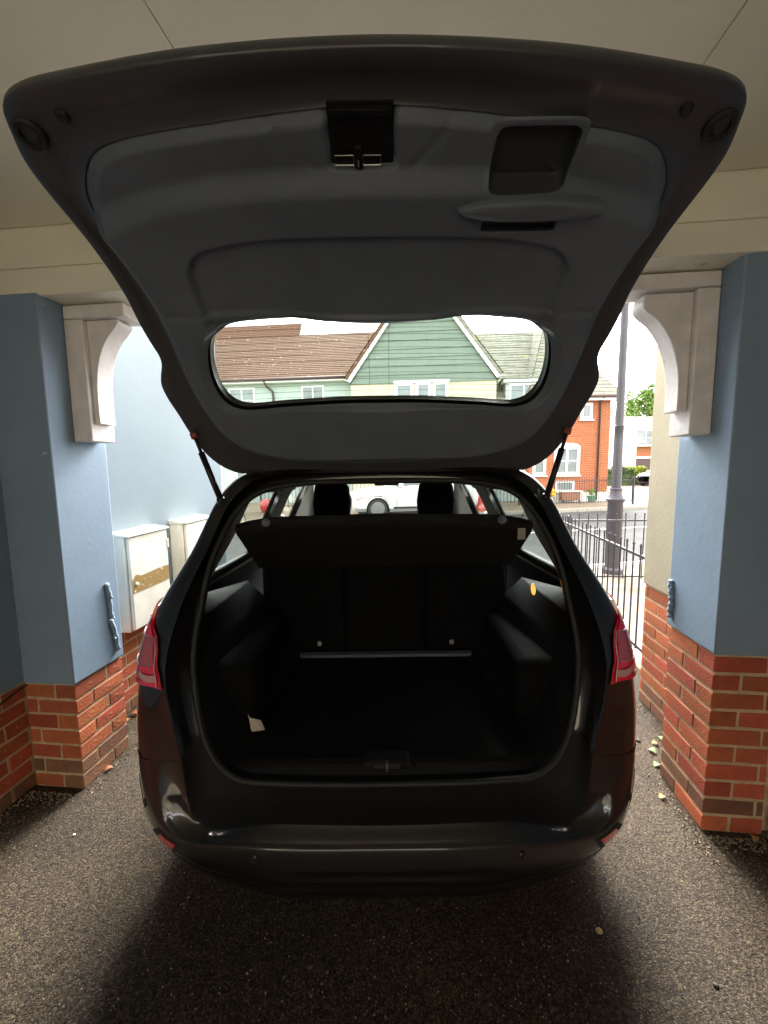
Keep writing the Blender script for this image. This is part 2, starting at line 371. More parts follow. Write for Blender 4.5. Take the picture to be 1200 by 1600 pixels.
def pillar_bricks(parent, s, P, D, ncourse, ch):
    """s=+1: pillar's free corner towards +u from 0; footprint u 0..P*s (0 at the free side), w 0..D"""
    g = .0125; h = ch - g
    def bb(a0, a1, w0, w1, z):
        u = sorted((-s * a0, -s * a1)); brick(parent, u[0], u[1], w0, w1, z, h)
    for c in range(ncourse):
        z = c * ch + .002
        if c % 2 == 0:
            bb(0, .1025, 0, .2, z); bb(0, .1025, .21, D, z); bb(.1125, P, 0, .1, z)
        else:
            bb(0, .2, 0, .1, z); bb(.21, P, 0, .1, z); bb(0, .1025, .11, D, z)
def wall_bricks(parent, face, s, w0, w1, ncourse, ch, every=True):
    """stretcher courses on a wall whose face is the plane u=face, body on side s"""
    g = .0125; h = ch - g
    for c in range(ncourse):
        z = c * ch + .002; x = w0 - (0 if c % 2 else .1125)
        while x < w1 - .01:
            a, b = max(x, w0), min(x + .215, w1)
            if b - a > .03:
                u = sorted((face, face + s * .1)); brick(parent, u[0], u[1], a, b, z, h)
            x += .225

# ------------------------------------------------------------------ carport
CZ = 2.62
cp = thing('carport', 'cream ceilinged carport passage with a boarded beam the black car is parked under', 'carport', (0, 0, 0), -TH)
for u0, u1 in ((-1.965, -.634), (-.630, .720), (.724, 1.41)):
    MB().box(u0, u1, -4.4, 1.745, CZ, CZ + .012).build('ceiling_panel', M_ceil, cp, bevel=.0015, seg=1)
MB().box(-2.2, 1.7, -4.6, 2.14, CZ + .03, 5.6).build('upper_storey', M_crend, cp)
MB().box(-2.0, 1.45, 1.75, 1.775, 2.457, 2.64).build('fascia_board', M_cream, cp, bevel=.003)
MB().box(-2.0, 1.45, 1.742, 1.775, 2.338, 2.452).build('beam_board', M_cream, cp, bevel=.004)
MB().box(-2.0, 1.45, 1.78, 2.13, 2.342, 2.36).build('soffit', M_cream, cp)
MB().box(-2.0, 1.45, 2.135, 2.16, 2.335, 2.64).build('outer_beam_board', M_cream, cp, bevel=.003)
# side walls inside the carport
lw = MB().box(-2.20, -1.955, -4.4, 1.752, .56, CZ + .02).build('side_wall', M_blue, cp)
MB().box(-2.20, -1.974, -4.4, 1.752, -.05, .555).build('wall_core', M_mort, lw)
rw = MB().box(1.405, 1.65, -4.4, 1.752, .80, CZ + .02).build('side_wall', M_blue, cp)
MB().box(1.424, 1.65, -4.4, 1.752, -.05, .795).build('wall_core', M_mort, rw)
wall_bricks(lw, -1.970, -1, -.058, 1.742, 7, .078)
wall_bricks(rw, 1.420, 1, -.058, 1.742, 10, .0795)
def rear_bricks(parent, face, s, w0, w1, nc, ch):      # the run behind the viewer, past what the photograph shows
    mb = MB()
    for c in range(nc):
        x = w1 + (0 if c % 2 else .1125) - .225
        while x > w0:
            b_ = min(x + .2125, w1 - .0125); z = c * ch + .002; u = sorted((face + random.uniform(-.001, .001), face + s * .1)); mb.box(u[0], u[1], x, b_, z, z + ch - .0125); x -= .225
    o = mb.build('brick_course', M_brick, parent, bevel=.003, seg=1); o['kind'] = 'stuff'
rear_bricks(lw, -1.970, -1, -4.35, -.058, 7, .078); rear_bricks(rw, 1.420, 1, -4.35, -.058, 10, .0795)
bw = thing('rendered_wall', 'unseen cream yard wall added behind the carport for fill light', 'wall', Bp(0, -8.5), -TH)  # unseen wall, put in to throw sky light back into the carport
MB().box(-6, 6, -.25, 0, .0, 3.4).build('render_coat', M_crend, bw, bevel=.01)
MB().box(-6.05, 6.05, -.30, .05, 3.4, 3.47).build('coping', M_kerb, bw, bevel=.01)

def pillar(label, uc, s, P, D, w0, nc, ch, mtop):
    t = thing('pillar', label, 'pillar', Bp(uc, w0), -TH, 'pillars carrying the carport beam')
    zt = nc * ch
    a, b = sorted((s * .010, -s * P))
    MB().box(a, b, -.010, D + .004, zt, 2.345).build('rendered_shaft', mtop, t, bevel=.006)
    a, b = sorted((-s * .0035, -s * P))
    MB().box(a, b, .0035, D - .004, -.02, zt).build('mortar_core', M_mort, t)
    pillar_bricks(t, s, P, D, nc, ch)
    return t
pl = pillar('blue pillar on a low seven course brick base left of the car', -1.70, 1, .262, .315, 1.735, 7, .0785, M_blue)
pr = pillar('blue pillar on a taller ten course brick base right of the car', 1.172, -1, .236, .33, 1.765, 10, .0795, M_blue)

def hinge_plate(label, u, s, w_, z0, z1, bend):
    t = thing('gate_hinge', label, 'hinge', Bp(u, w_, z0), -TH, 'painted over iron fixings on the pillars')
    L = z1 - z0
    for k, (f0, f1) in enumerate(((0, .47), (.50, 1))):
        pts = []; rr = []
        for i in range(12):
            f = f0 + (f1 - f0) * i / 11; pts.append((s * .006, bend * (f - .5) + .006 * math.sin(f * 9) + (.008 if k else 0), L * f)); rr.append(.011 + .0025 * math.sin(i * 1.7 + k))
        MB().tube(pts, rr, 8).build('plate', M_blue, t, smooth=True)
    for i in range(3): MB().lathe([(.006, 0), (.007, .006), (.003, .009)], (s * .014, 0, L * (.2 + .3 * i)), 10, 'x').build('bolt', M_blue, t, smooth=True)
    return t
hinge_plate('long bent blue painted iron strip at the left pillar edge', -1.688, 1, 1.98, .60, .98, -.05)
hinge_plate('short crusty blue painted iron strip at the right pillar edge', 1.160, -1, 2.06, .84, 1.02, 0)

def bracket(label, uc, s, w0, zb, post, armL, cur):
    t = thing('timber_bracket', label, 'bracket', Bp(uc, w0, zb), -TH, 'curved timber brackets under the beam')
    zt = 2.336 - zb
    def X(a): return s * a
    a, b = sorted((X(.011), X(post)))
    MB().box(a, b, 0, .15, 0, zt - .063).build('post', M_white, t, bevel=.006)
    a, b = sorted((X(.011), X(armL)))
    MB().box(a, b, 0, .15, zt - .060, zt).build('arm', M_white, t, bevel=.006)
    cc = crom(cur, 8); poly = [(X(post + .002), cur[0][1])] + [(X(p[0]), p[1]) for p in cc] + [(X(post + .002), cur[-1][1])]
    MB().prism(poly, .025, .125).build('brace', M_white, t, bevel=.004)
    return t
# brace curve (distance from pillar, height over the bracket foot), bottom -> top
bracket('left white timber bracket with curved brace under the beam', -1.70, 1, 1.855, 1.712, .105, .315,
        [(.135, .085), (.132, .16), (.135, .28), (.155, .38), (.195, .465), (.258, .535), (.262, .56)])
bracket('right white timber bracket with curved brace under the beam', 1.172, -1, 1.875, 1.692, .095, .35,
        [(.135, .10), (.135, .20), (.145, .29), (.175, .385), (.225, .465), (.285, .52), (.287, .575)])

ow = thing('rendered_wall', 'blue rendered side wall beyond the left pillar with meter boxes on it', 'wall', Bp(-1.95, 2.06), -TH)
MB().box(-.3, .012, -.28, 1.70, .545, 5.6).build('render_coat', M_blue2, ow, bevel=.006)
MB().box(-.3, -.0035, -.31, 1.69, -.05, .543).build('mortar_core', M_mort, ow)
wall_bricks(ow, 0, -1, .0, 1.69, 7, .0775)
oc = thing('rendered_wall', 'cream rendered wall end on brick base beyond the right pillar', 'wall', Bp(1.41, 2.10), -TH)
MB().box(-.012, .35, -.28, .72, .80, 5.6).build('render_coat', M_crend, oc, bevel=.006)
MB().box(.0035, .35, -.31, .71, -.05, .797).build('mortar_core', M_mort, oc)
wall_bricks(oc, 0, 1, .0, .71, 10, .0795)

def meter_box(label, w0, band):
    t = thing('meter_box', label, 'meter box', Bp(-1.94, w0, .565), -TH, 'cream utility meter boxes on the blue wall')
    MB().box(0, .105, 0, .395, 0, .60).build('casing', M_metalw, t, bevel=.006)
    MB().add([(0, -.008, .600), (0, .403, .600), (.138, .403, .600), (.138, -.008, .600), (0, -.008, .628), (0, .403, .628), (.138, .403, .612), (.138, -.008, .612)],
             [(0, 1, 2, 3), (4, 7, 6, 5), (0, 3, 7, 4), (1, 5, 6, 2), (2, 6, 7, 3), (0, 4, 5, 1)]).build('rain_hood', M_metalw, t, bevel=.003)
    MB().box(.108, .128, .012, .383, .012, .594).build('door', M_metalw, t, bevel=.005)
    for z in (.10, .50): MB().box(.105, .134, .376, .392, z - .03, z + .03).build('hinge', M_metalw, t, bevel=.002)
    MB().lathe([(.012, 0), (.012, .006), (.004, .007)], (.128, .05, .30), 14, 'x').build('lock', M_metalw, t, smooth=True)
    if band: 
        mb = MB(); mb.add([(.1295, .016, .245), (.1295, .379, .245), (.1295, .379, .345), (.1295, .30, .35), (.1295, .1, .342), (.1295, .05, .36), (.1295, .016, .33)], [tuple(range(7))])
        mb.build('stained_band', M_lichen, t)
    return t
meter_box('nearer cream meter box with a peeling brown band across its door', 2.305, True)
meter_box('farther cream meter box partly hidden behind the car', 2.915, False)

jb = thing('junction_box', 'small white cable box on the brick base of the left side wall', 'junction box', Bp(-1.968, 1.50, .40), -TH)
MB().box(0, .035, -.05, .05, 0, .11).build('cover', M_white, jb, bevel=.008)
MB().tube([(.012, .05, .09), (.012, .12, .115), (.014, .19, .13), (.014, .235, .135)], .004, 6).build('cable', M_blackpl, jb, smooth=True)
MB().tube([(.014, -.05, .06), (.016, -.2, .06), (.016, -.9, .05)], .011, 8).build('conduit', M_darkgap, jb, smooth=True)

# ------------------------------------------------------------------ THE BLACK CAR
car = thing('car', 'black people carrier parked under the carport with its tailgate wide open', 'car', (0, 1.13, 0))
CY = 1.13
def cadd(o): return o
# control table: rows = loops from the tail opening forward; columns = bottom centre .. side .. roof centre
T = [
 [(0,1.17,.475),(.35,1.18,.475),(.60,1.215,.45),(.675,1.27,.62),(.742,1.325,.87),(.715,1.39,1.08),(.64,1.47,1.28),(.555,1.555,1.475),(.40,1.60,1.553),(0,1.62,1.572)],
 [(0,1.13,.42),(.40,1.14,.42),(.70,1.20,.43),(.81,1.29,.62),(.845,1.37,.88),(.80,1.42,1.08),(.70,1.49,1.28),(.603,1.58,1.495),(.45,1.62,1.568),(0,1.64,1.585)],
 [(0,1.132,.30),(.42,1.16,.30),(.775,1.29,.345),(.895,1.42,.60),(.90,1.49,.88),(.835,1.54,1.08),(.715,1.60,1.28),(.615,1.68,1.505),(.46,1.72,1.583),(0,1.74,1.60)],
 [(0,1.28,.25),(.45,1.38,.25),(.85,1.55,.28),(.91,1.64,.60),(.912,1.69,.88),(.855,1.74,1.06),(.735,1.80,1.28),(.622,1.86,1.505),(.45,1.90,1.60),(0,1.92,1.62)],
 [(0,2.3,.22),(.5,2.3,.22),(.84,2.3,.24),(.91,2.3,.52),(.915,2.3,.85),(.87,2.3,1.03),(.755,2.3,1.27),(.63,2.3,1.49),(.42,2.3,1.61),(0,2.3,1.635)],
 [(0,3.0,.20),(.5,3.0,.20),(.84,3.0,.24),(.905,3.0,.52),(.91,3.0,.82),(.865,3.0,1.01),(.76,3.0,1.26),(.635,3.0,1.48),(.42,3.0,1.60),(0,3.0,1.625)],
 [(0,3.5,.20),(.5,3.5,.20),(.84,3.5,.24),(.905,3.5,.52),(.91,3.5,.82),(.862,3.5,1.00),(.765,3.5,1.24),(.64,3.5,1.455),(.42,3.5,1.565),(0,3.48,1.59)],
 [(0,3.8,.20),(.5,3.8,.20),(.84,3.8,.24),(.905,3.8,.52),(.91,3.8,.80),(.86,3.8,.98),(.78,3.8,1.16),(.67,3.78,1.33),(.44,3.72,1.43),(0,3.68,1.47)],
 [(0,4.4,.20),(.5,4.4,.20),(.84,4.4,.24),(.905,4.4,.52),(.91,4.4,.80),(.86,4.4,.96),(.81,4.4,1.01),(.735,4.38,1.03),(.48,4.28,1.06),(0,4.2,1.08)],
 [(0,4.9,.22),(.5,4.9,.22),(.84,4.9,.26),(.90,4.9,.50),(.90,4.9,.76),(.84,4.9,.88),(.76,4.9,.93),(.66,4.9,.96),(.45,4.9,.99),(0,4.9,1.0)],
 [(0,5.3,.24),(.45,5.3,.24),(.76,5.26,.27),(.82,5.22,.46),(.81,5.22,.65),(.75,5.24,.76),(.68,5.26,.82),(.58,5.28,.86),(.4,5.3,.88),(0,5.32,.89)],
 [(0,5.5,.28),(.35,5.49,.28),(.58,5.42,.30),(.64,5.40,.45),(.63,5.40,.58),(.58,5.41,.66),(.5,5.43,.71),(.42,5.45,.74),(.3,5.47,.76),(0,5.49,.77)],
]
T = np.array(T, float); T[:, :, 1] -= CY
NA, NB = T.shape[1] - 1, T.shape[0] - 1
def S(a, b):
    """bicubic Catmull-Rom body surface, arrays a (0..9), b (0..11) -> xyz"""
    a = np.atleast_1d(np.asarray(a, float)); b = np.atleast_1d(np.asarray(b, float)); a, b = np.broadcast_arrays(a, b)
    P = T
    # pad: columns mirrored at the centre lines, rows extrapolated
    L = P[:, 1:2] * np.array([-1, 1, 1]); Rr = P[:, -2:-1] * np.array([-1, 1, 1]); P = np.concatenate([L, P, Rr], 1)
    P = np.concatenate([2 * P[:1] - P[1:2], P, 2 * P[-1:] - P[-2:-1]], 0)
    ia = np.clip(np.floor(a).astype(int), 0, NA - 1); ta = a - ia; ib = np.clip(np.floor(b).astype(int), 0, NB - 1); tb = b - ib
    def W(t): return np.stack([-.5 * t + t * t - .5 * t ** 3, 1 - 2.5 * t * t + 1.5 * t ** 3, .5 * t + 2 * t * t - 1.5 * t ** 3, -.5 * t * t + .5 * t ** 3], -1)
    wa, wb = W(ta), W(tb); out = np.zeros(a.shape + (3,))
    for i in range(4):
        for j in range(4): out += (wa[..., i] * wb[..., j])[..., None] * P[ib + j, ia + i]
    return out
def SN(a, b, off):
    e = .01; p = S(a, b); da = S(np.asarray(a) + e, b) - S(np.asarray(a) - e, b); db = S(a, np.asarray(b) + e) - S(a, np.asarray(b) - e)
    n = np.cross(da, db); n /= np.linalg.norm(n, axis=-1, keepdims=True) + 1e-9
    cen = np.array([0, 0, .8]); d = p - cen; d[..., 1] *= .02
    d[..., 1] -= .2 * (np.asarray(b) < 1.5)
    sg = np.sign((n * d).sum(-1, keepdims=True)); sg[sg == 0] = 1
    return p + n * sg * off
def both(fn, name, m, parent, **k):
    """one object holding the surface on both sides"""
    mb = MB()
    for s in (1, -1): fn(mb, np.array([s, 1, 1.]))
    return mb.build(name, m, parent, **k)
ARCH = [(1.93 - CY, .33), (4.55 - CY, .33)]
def in_arch(p): return any((p[1] - y) ** 2 + (p[2] - z) ** 2 < .385 ** 2 for y, z in ARCH) and abs(p[0]) > .5
WIN = [(5.12, 6.86, 3.22, 4.45), (5.12, 6.86, 4.82, 6.0), (5.10, 6.80, 6.12, 7.3)]
def in_win(a, b):
    for a0, a1, b0, b1 in WIN[:2]:
        if a0 < a < a1 and b0 < b < b1:
            da = min(a - a0, a1 - a); db = min(b - b0, b1 - b); r = .22
            if da < r and db < r * .6 and ((r - da) / r) ** 2 + ((r * .6 - db) / (r * .6)) ** 2 > 1: continue
            return True
    return False
def in_screen(a, b): return a > 7.15 and 6.06 < b < 7.9
ga = np.arange(0, 9.0001, .06); gb = np.concatenate([np.arange(0, 3, .1), np.arange(3, 11.0001, .05)])
AA, BB_ = np.meshgrid(ga, gb, indexing='ij'); G0 = S(AA, BB_)
def body_keep(i, j):
    a = (ga[i] + ga[min(i + 1, len(ga) - 1)]) / 2; b = (gb[j] + gb[min(j + 1, len(gb) - 1)]) / 2
    if in_win(a, b) or in_screen(a, b): return False
    if a < 3.0 and b < 3.4: return False
    return not in_arch(G0[i, j])
both(lambda mb, s: mb.grid(G0 * s, body_keep), 'body', M_paint, car, smooth=True)
# front end cap
mb = MB(); ring = [tuple(p) for p in S(np.arange(0, 9.01, .25), 11.)]; ring += [(-p[0], p[1], p[2]) for p in ring[-2:0:-1]]
mb.add(ring, [tuple(range(len(ring)))]); mb.build('front_panel', M_paint, car)
# bumper skin (own moulding, sits 3 mm proud)
gb2 = np.arange(0, 3.41, .08); ga2 = np.arange(0, 3.001, .06); A2, B2 = np.meshgrid(ga2, gb2, indexing='ij')
G2 = SN(A2, B2, .003)
bumper = both(lambda mb, s: mb.grid(G2 * s, lambda i, j: not in_arch(G2[i, j])), 'bumper', M_paint, car, smooth=True)
# lower valance, curving under
low = []
for q in np.arange(0, 2.61, .1):
    p = S([q], [2.0])[0]; d = np.array([p[0], p[1] - .5, 0]); d /= np.linalg.norm(d)
    low.append([p + d * .012 + (0, 0, .028), p + d * .016 + (0, 0, .01), p + d * .012 - (0, 0, .006), p + d * -.01 - (0, 0, .045), p + d * -.06 - (0, 0, .075), p + d * -.25 - (0, 0, .09)])
low = np.array(low)
both(lambda mb, s: mb.grid(low * s), 'lower_valance', M_blackpl, car, smooth=True)
def skinline(a0, a1, b0, b1, off, n=30):
    return [tuple(p) for p in SN(np.linspace(a0, a1, n), np.linspace(b0, b1, n), off)]
A_, B_ = np.meshgrid(np.linspace(0, .86, 12), np.linspace(.10, .80, 10), indexing='ij')
G_ = SN(A_, B_, .006); G_[0, :, 0] = 0; G_[:, 0, 2] -= .006; G_[:, -1, 2] -= .006; G_[-1, :, 2] -= .007
both(lambda mb, s: mb.grid(G_ * s), 'sill_protector', M_blackpl, bumper, smooth=True, angle=40)
# bumper reflectors and parking sensors
for s in (1, -1):
    A_, B_ = np.meshgrid(np.linspace(1.80, 2.04, 5), np.linspace(1.18, 1.72, 10), indexing='ij')
    Gr = SN(A_, B_, .006) * np.array([s, 1, 1]); MB().grid(Gr).build('reflector', M_redd, bumper, smooth=True)
    A_, B_ = np.meshgrid(np.linspace(1.74, 2.12, 6), np.linspace(1.08, 2.0, 12), indexing='ij')
    MB().grid(SN(A_, B_, .0042) * np.array([s, 1, 1])).build('reflector_recess', M_darkgap, bumper, smooth=True)
    for a_, b_ in ((2.45, 1.35), (1.0, 1.15)):
        p = SN([a_], [b_], .004)[0] * np.array([s, 1, 1]); n_ = (SN([a_], [b_], .01)[0] - S([a_], [b_])[0]) * np.array([s, 1, 1])
        o = MB().lathe([(.013, -.003), (.013, .002), (.0105, .003), (.0105, .0015), (.009, .003), (0.001, .0035)], (0, 0, 0), 18).build('parking_sensor', M_blackpl, bumper, smooth=True)
        o.location = p; o.rotation_euler = Vector(n_).to_track_quat('Z', 'Y').to_euler()
# seal loop and gutter
SEAL = np.array([(0,1.262,.548),(.35,1.266,.552),(.515,1.275,.575),(.612,1.315,.685),(.668,1.39,.90),(.655,1.44,1.08),(.615,1.50,1.28),(.525,1.585,1.45),(.36,1.615,1.512),(0,1.625,1.522)]); SEAL[:, 1] -= CY
def colcurve(P, n=12):
    P = np.vstack([P[1] * (-1, 1, 1), P, P[-2] * (-1, 1, 1)]); c = crom(P, n); return c[n:-n]
se = colcurve(SEAL); b0c = S(np.linspace(0, 9, len(se)), 0.)
def lp(t, dy, dz=0): return se * (1 - t) + b0c * t + np.array([0, dy, dz])
rings = np.stack([se + (0, .03, 0), se + (0, -.004, 0), lp(.05, -.006), lp(.10, .0), lp(.16, .035), lp(.5, .04), lp(.82, .03), lp(.94, .004), b0c, b0c], 1)
nq = len(se)
def gut(lo, hi, nm, m):
    both(lambda mb, s: mb.grid(rings[lo:hi] * s), nm, m, car, smooth=True, angle=50)
k3 = int(nq * 3.1 / 9)
gut(0, k3 + 1, 'load_sill', M_trimd); gut(k3, nq, 'tailgate_gutter', M_paint)
loop = np.vstack([se, (se * (-1, 1, 1))[::-1][1:-1]])
sl_ = MB().tube([tuple(p + (0, -.012, 0)) for p in loop], .011, 8, closed=True).build('rubber_seal', M_rubber, car, smooth=True)
# latch striker housing on the sill
lt = MB().prism([(-.10, .575), (.10, .575), (.075, .606), (-.075, .606)], 1.275 - CY, 1.34 - CY).build('striker_cover', M_trimd, car, bevel=.012)
MB().box(-.045, .045, 1.27 - CY, 1.30 - CY, .583, .603).build('striker_recess', M_darkgap, lt, bevel=.004)
MB().tube([(0, 1.275 - CY, .585), (0, 1.258 - CY, .590), (0, 1.258 - CY, .604), (0, 1.28 - CY, .606)], .004, 8).build('striker', M_steel, lt, smooth=True)
# inner lining: boot sides, C-pillars
inn = []
tgt = SN(np.linspace(0, 9, nq), 3.2, -.05)
for k in range(nq):
    a = 9 * k / (nq - 1); t_ = tgt[k].copy()
    if a < 4.9:
        x = np.interp(a, [0, 2, 3, 4, 4.9], [0, .42, .52, .60, .70]); z = np.interp(a, [0, 2, 3, 4, 4.9], [.60, .60, .72, .92, 1.02]); t_ = np.array([x, 2.05 - CY, z])
    p0 = se[k] + (0, .028, 0); mid = p0 * .55 + t_ * .45
    if a < 3: mid[2] = max(mid[2], .60)
    if a > 4.9: mid = mid * .9 + np.array([t_[0], mid[1], t_[2]]) * .1
    q0 = p0 * .9 + t_ * .1 
    if a < 3.2: q0 = p0 * .96 + t_ * .04; q0[2] = max(q0[2], .592 + .05 * max(0, a - 2.2))
    inn.append([p0, q0, mid, p0 * .25 + t_ * .75, t_])
inn = np.array(inn); kk = int(nq * 5.05 / 9)
boot = both(lambda mb, s: mb.grid(inn[:kk + 1] * s), 'boot_lining', M_trimd, car, smooth=True)
cpil = both(lambda mb, s: mb.grid(inn[kk:] * s), 'pillar_trim', M_pillartrim, car, smooth=True)
MB().box(-.50, .50, 1.30 - CY, 2.06 - CY, .585, .603).build('boot_floor', M_carpet, car, bevel=.004)
# boot side pockets/ledges and lamp
for s in (1, -1):
    mb = MB(); x0, x1 = sorted((s * .50, s * .68)); mb.box(x0, x1, 1.50 - CY, 2.05 - CY,   .60, .84); mb.build('side_bin', M_carpet, car, bevel=.04, seg=4)
o = MB().lathe([(.001, -.006), (.016, -.004), (.018, 0), (.012, .004), (.001, .005)], (0, 0, 0), 16, 'x').build('boot_lamp', M_amber, car, smooth=True)
o.location = (.598, 1.63 - CY, 1.078); o.scale = (1, 1.1, 1.3); o.rotation_euler = (R(-30), 0, 0)
# pale strap in the left boot pocket
MB().add([(-.50, .30, .67), (-.46, .30, .66), (-.455, .33, .60), (-.475, .34, .585), (-.50, .31, .61), (-.505, .296, .69)], [(0, 1, 2, 3, 4, 5)]).build('strap_tag', mat('pale_strap', (.62, .56, .46), .8), car)
for s in (1, -1):
    MB().lathe([(.004, 0), (.012, .002), (.012, .008), (.004, .010)], (s * .33, 1.99 - CY, .70), 12, 'y').build('tie_down_ring', M_greyplate, car, smooth=True)

# inside shell: headliner and door cards
gi = np.arange(1.5, 9.0001, .1); gj = np.arange(3.2, 8.01, .1); AI, BI = np.meshgrid(gi, gj, indexing='ij'); GI = SN(AI, BI, -.045)
def cellc(i, j): return (gi[i] + gi[min(i + 1, len(gi) - 1)]) / 2, (gj[j] + gj[min(j + 1, len(gj) - 1)]) / 2
def wpad(a, b): return in_win(a, b) or (a > 7.1 and b > 6.0) or b > 7.9
both(lambda mb, s: mb.grid(GI * s, lambda i, j: cellc(i, j)[0] > 5.0 and not wpad(*cellc(i, j)) and cellc(i, j)[1] < 7.6), 'headliner', M_pillartrim, car, smooth=True)
both(lambda mb, s: mb.grid(GI * s, lambda i, j: cellc(i, j)[0] <= 5.0), 'door_card', M_trimd, car, smooth=True)
MB().box(-.80, .80, 1.98 - CY, 4.6 - CY, .26, .30).build('cabin_floor', M_carpet, car)
# glass panes
for (a0, a1, b0, b1) in WIN[:2]:
    A_, B_ = np.meshgrid(np.linspace(a0 - .03, a1 + .03, 14), np.linspace(b0 - .02, b1 + .02, 14), indexing='ij')
    for s in (1, -1):
        MB().grid(SN(A_, B_, -.012) * np.array([s, 1, 1])).build('side_window', M_glassd if b0 < 4 else M_glass, car, smooth=True)
A_, B_ = np.meshgrid(np.linspace(7.1, 9, 20), np.linspace(6.03, 7.93, 20), indexing='ij')
both(lambda mb, s: mb.grid(SN(A_, B_, -.01) * s), 'windscreen', M_glass, car, smooth=True)
# window edge trims
for (a0, a1, b0, b1) in WIN[:2]:
    pts = []
    for (x, y) in [(a0, b0 + .1), (a0, b1 - .1), (a0 + .2, b1), (a1 - .2, b1), (a1, b1 - .1), (a1, b0 + .1), (a1 - .2, b0), (a0 + .2, b0)]: pts.append((x, y))
    pl_ = []
    for i in range(len(pts)):
        p, q = pts[i], pts[(i + 1) % len(pts)]
        for t_ in np.linspace(0, 1, 8, endpoint=False): pl_.append((p[0] + (q[0] - p[0]) * t_, p[1] + (q[1] - p[1]) * t_))
    q = SN([p[0] for p in pl_], [p[1] for p in pl_], -.004)
    for s in (1, -1): MB().tube([tuple(p * (s, 1, 1)) for p in q], .012, 6, closed=True).build('window_rubber', M_rubber, car, smooth=True)
# wheels
def wheel(parent, x, y, s, r=.32, wd=.2, seg=32):
    t = MB().lathe([(r * .66, -wd * .2), (r * .68, -wd / 2), (r * .93, -wd / 2), (r, -wd * .36), (r, wd * .36), (r * .93, wd / 2), (r * .68, wd / 2), (r * .66, wd * .2)], (0, 0, 0), seg, 'x').build('wheel', M_rubber, parent, smooth=True, angle=40)
    t.location = (x, y, r)
    mb = MB(); mb.lathe([(.05, s * wd * .40), (.06, s * wd * .46), (.03, s * wd * .47)], (0, 0, 0), 14, 'x')
    for k in range(7):
        a = 2 * PI * k / 7; c, sn = math.cos(a), math.sin(a)
        P = [(.04, -.018), (r * .68, -.026), (r * .68, .026), (.04, .018)]
        q = [(s * wd * .42, p[0] * c - p[1] * sn, p[0] * sn + p[1] * c) for p in P] + [(s * wd * .30, p[0] * c - p[1] * sn, p[0] * sn + p[1] * c) for p in P]
        mb.add(q, [(0, 1, 2, 3), (7, 6, 5, 4), (0, 4, 5, 1), (1, 5, 6, 2), (2, 6, 7, 3), (3, 7, 4, 0)])
    mb.lathe([(r * .70, s * wd * .49), (r * .70, s * wd * .2), (r * .64, s * wd * .2), (r * .64, s * wd * .47), (r * .70, s * wd * .49)], (0, 0, 0), seg, 'x')
    mb.build('rim', M_alloy, t, smooth=True, angle=40); return t
for y, z in ARCH:
    for s in (1, -1):
        wheel(car, s * .79, y, s)
        mb = MB(); pts = [(s * .905, y + .388 * math.cos(t_), z + .388 * math.sin(t_)) for t_ in np.linspace(-.25, PI + .25, 40)]
        mb.tube(pts, .016, 6); mb.build('wheel_arch_trim', M_blackpl, car, smooth=True)
        mb = MB(); th_ = np.linspace(-.3, PI + .3, 26)
        Gq = np.array([[(s * x, y + .40 * math.cos(t_), z + .40 * math.sin(t_)) for x in (.55, .905)] for t_ in th_]); mb.grid(Gq); mb.build('arch_liner', M_trimd, car, smooth=True)
# underbody
MB().box(-.70, .70, 1.35 - CY, 5.3 - CY, .20, .27).build('underbody', M_trimd, car, bevel=.03)
MB().lathe([(.09, -.42), (.13, -.38), (.13, .38), (.09, .42)], (0, 1.55 - CY, .30), 16, 'x').build('exhaust_silencer', M_rubber, car, smooth=True)

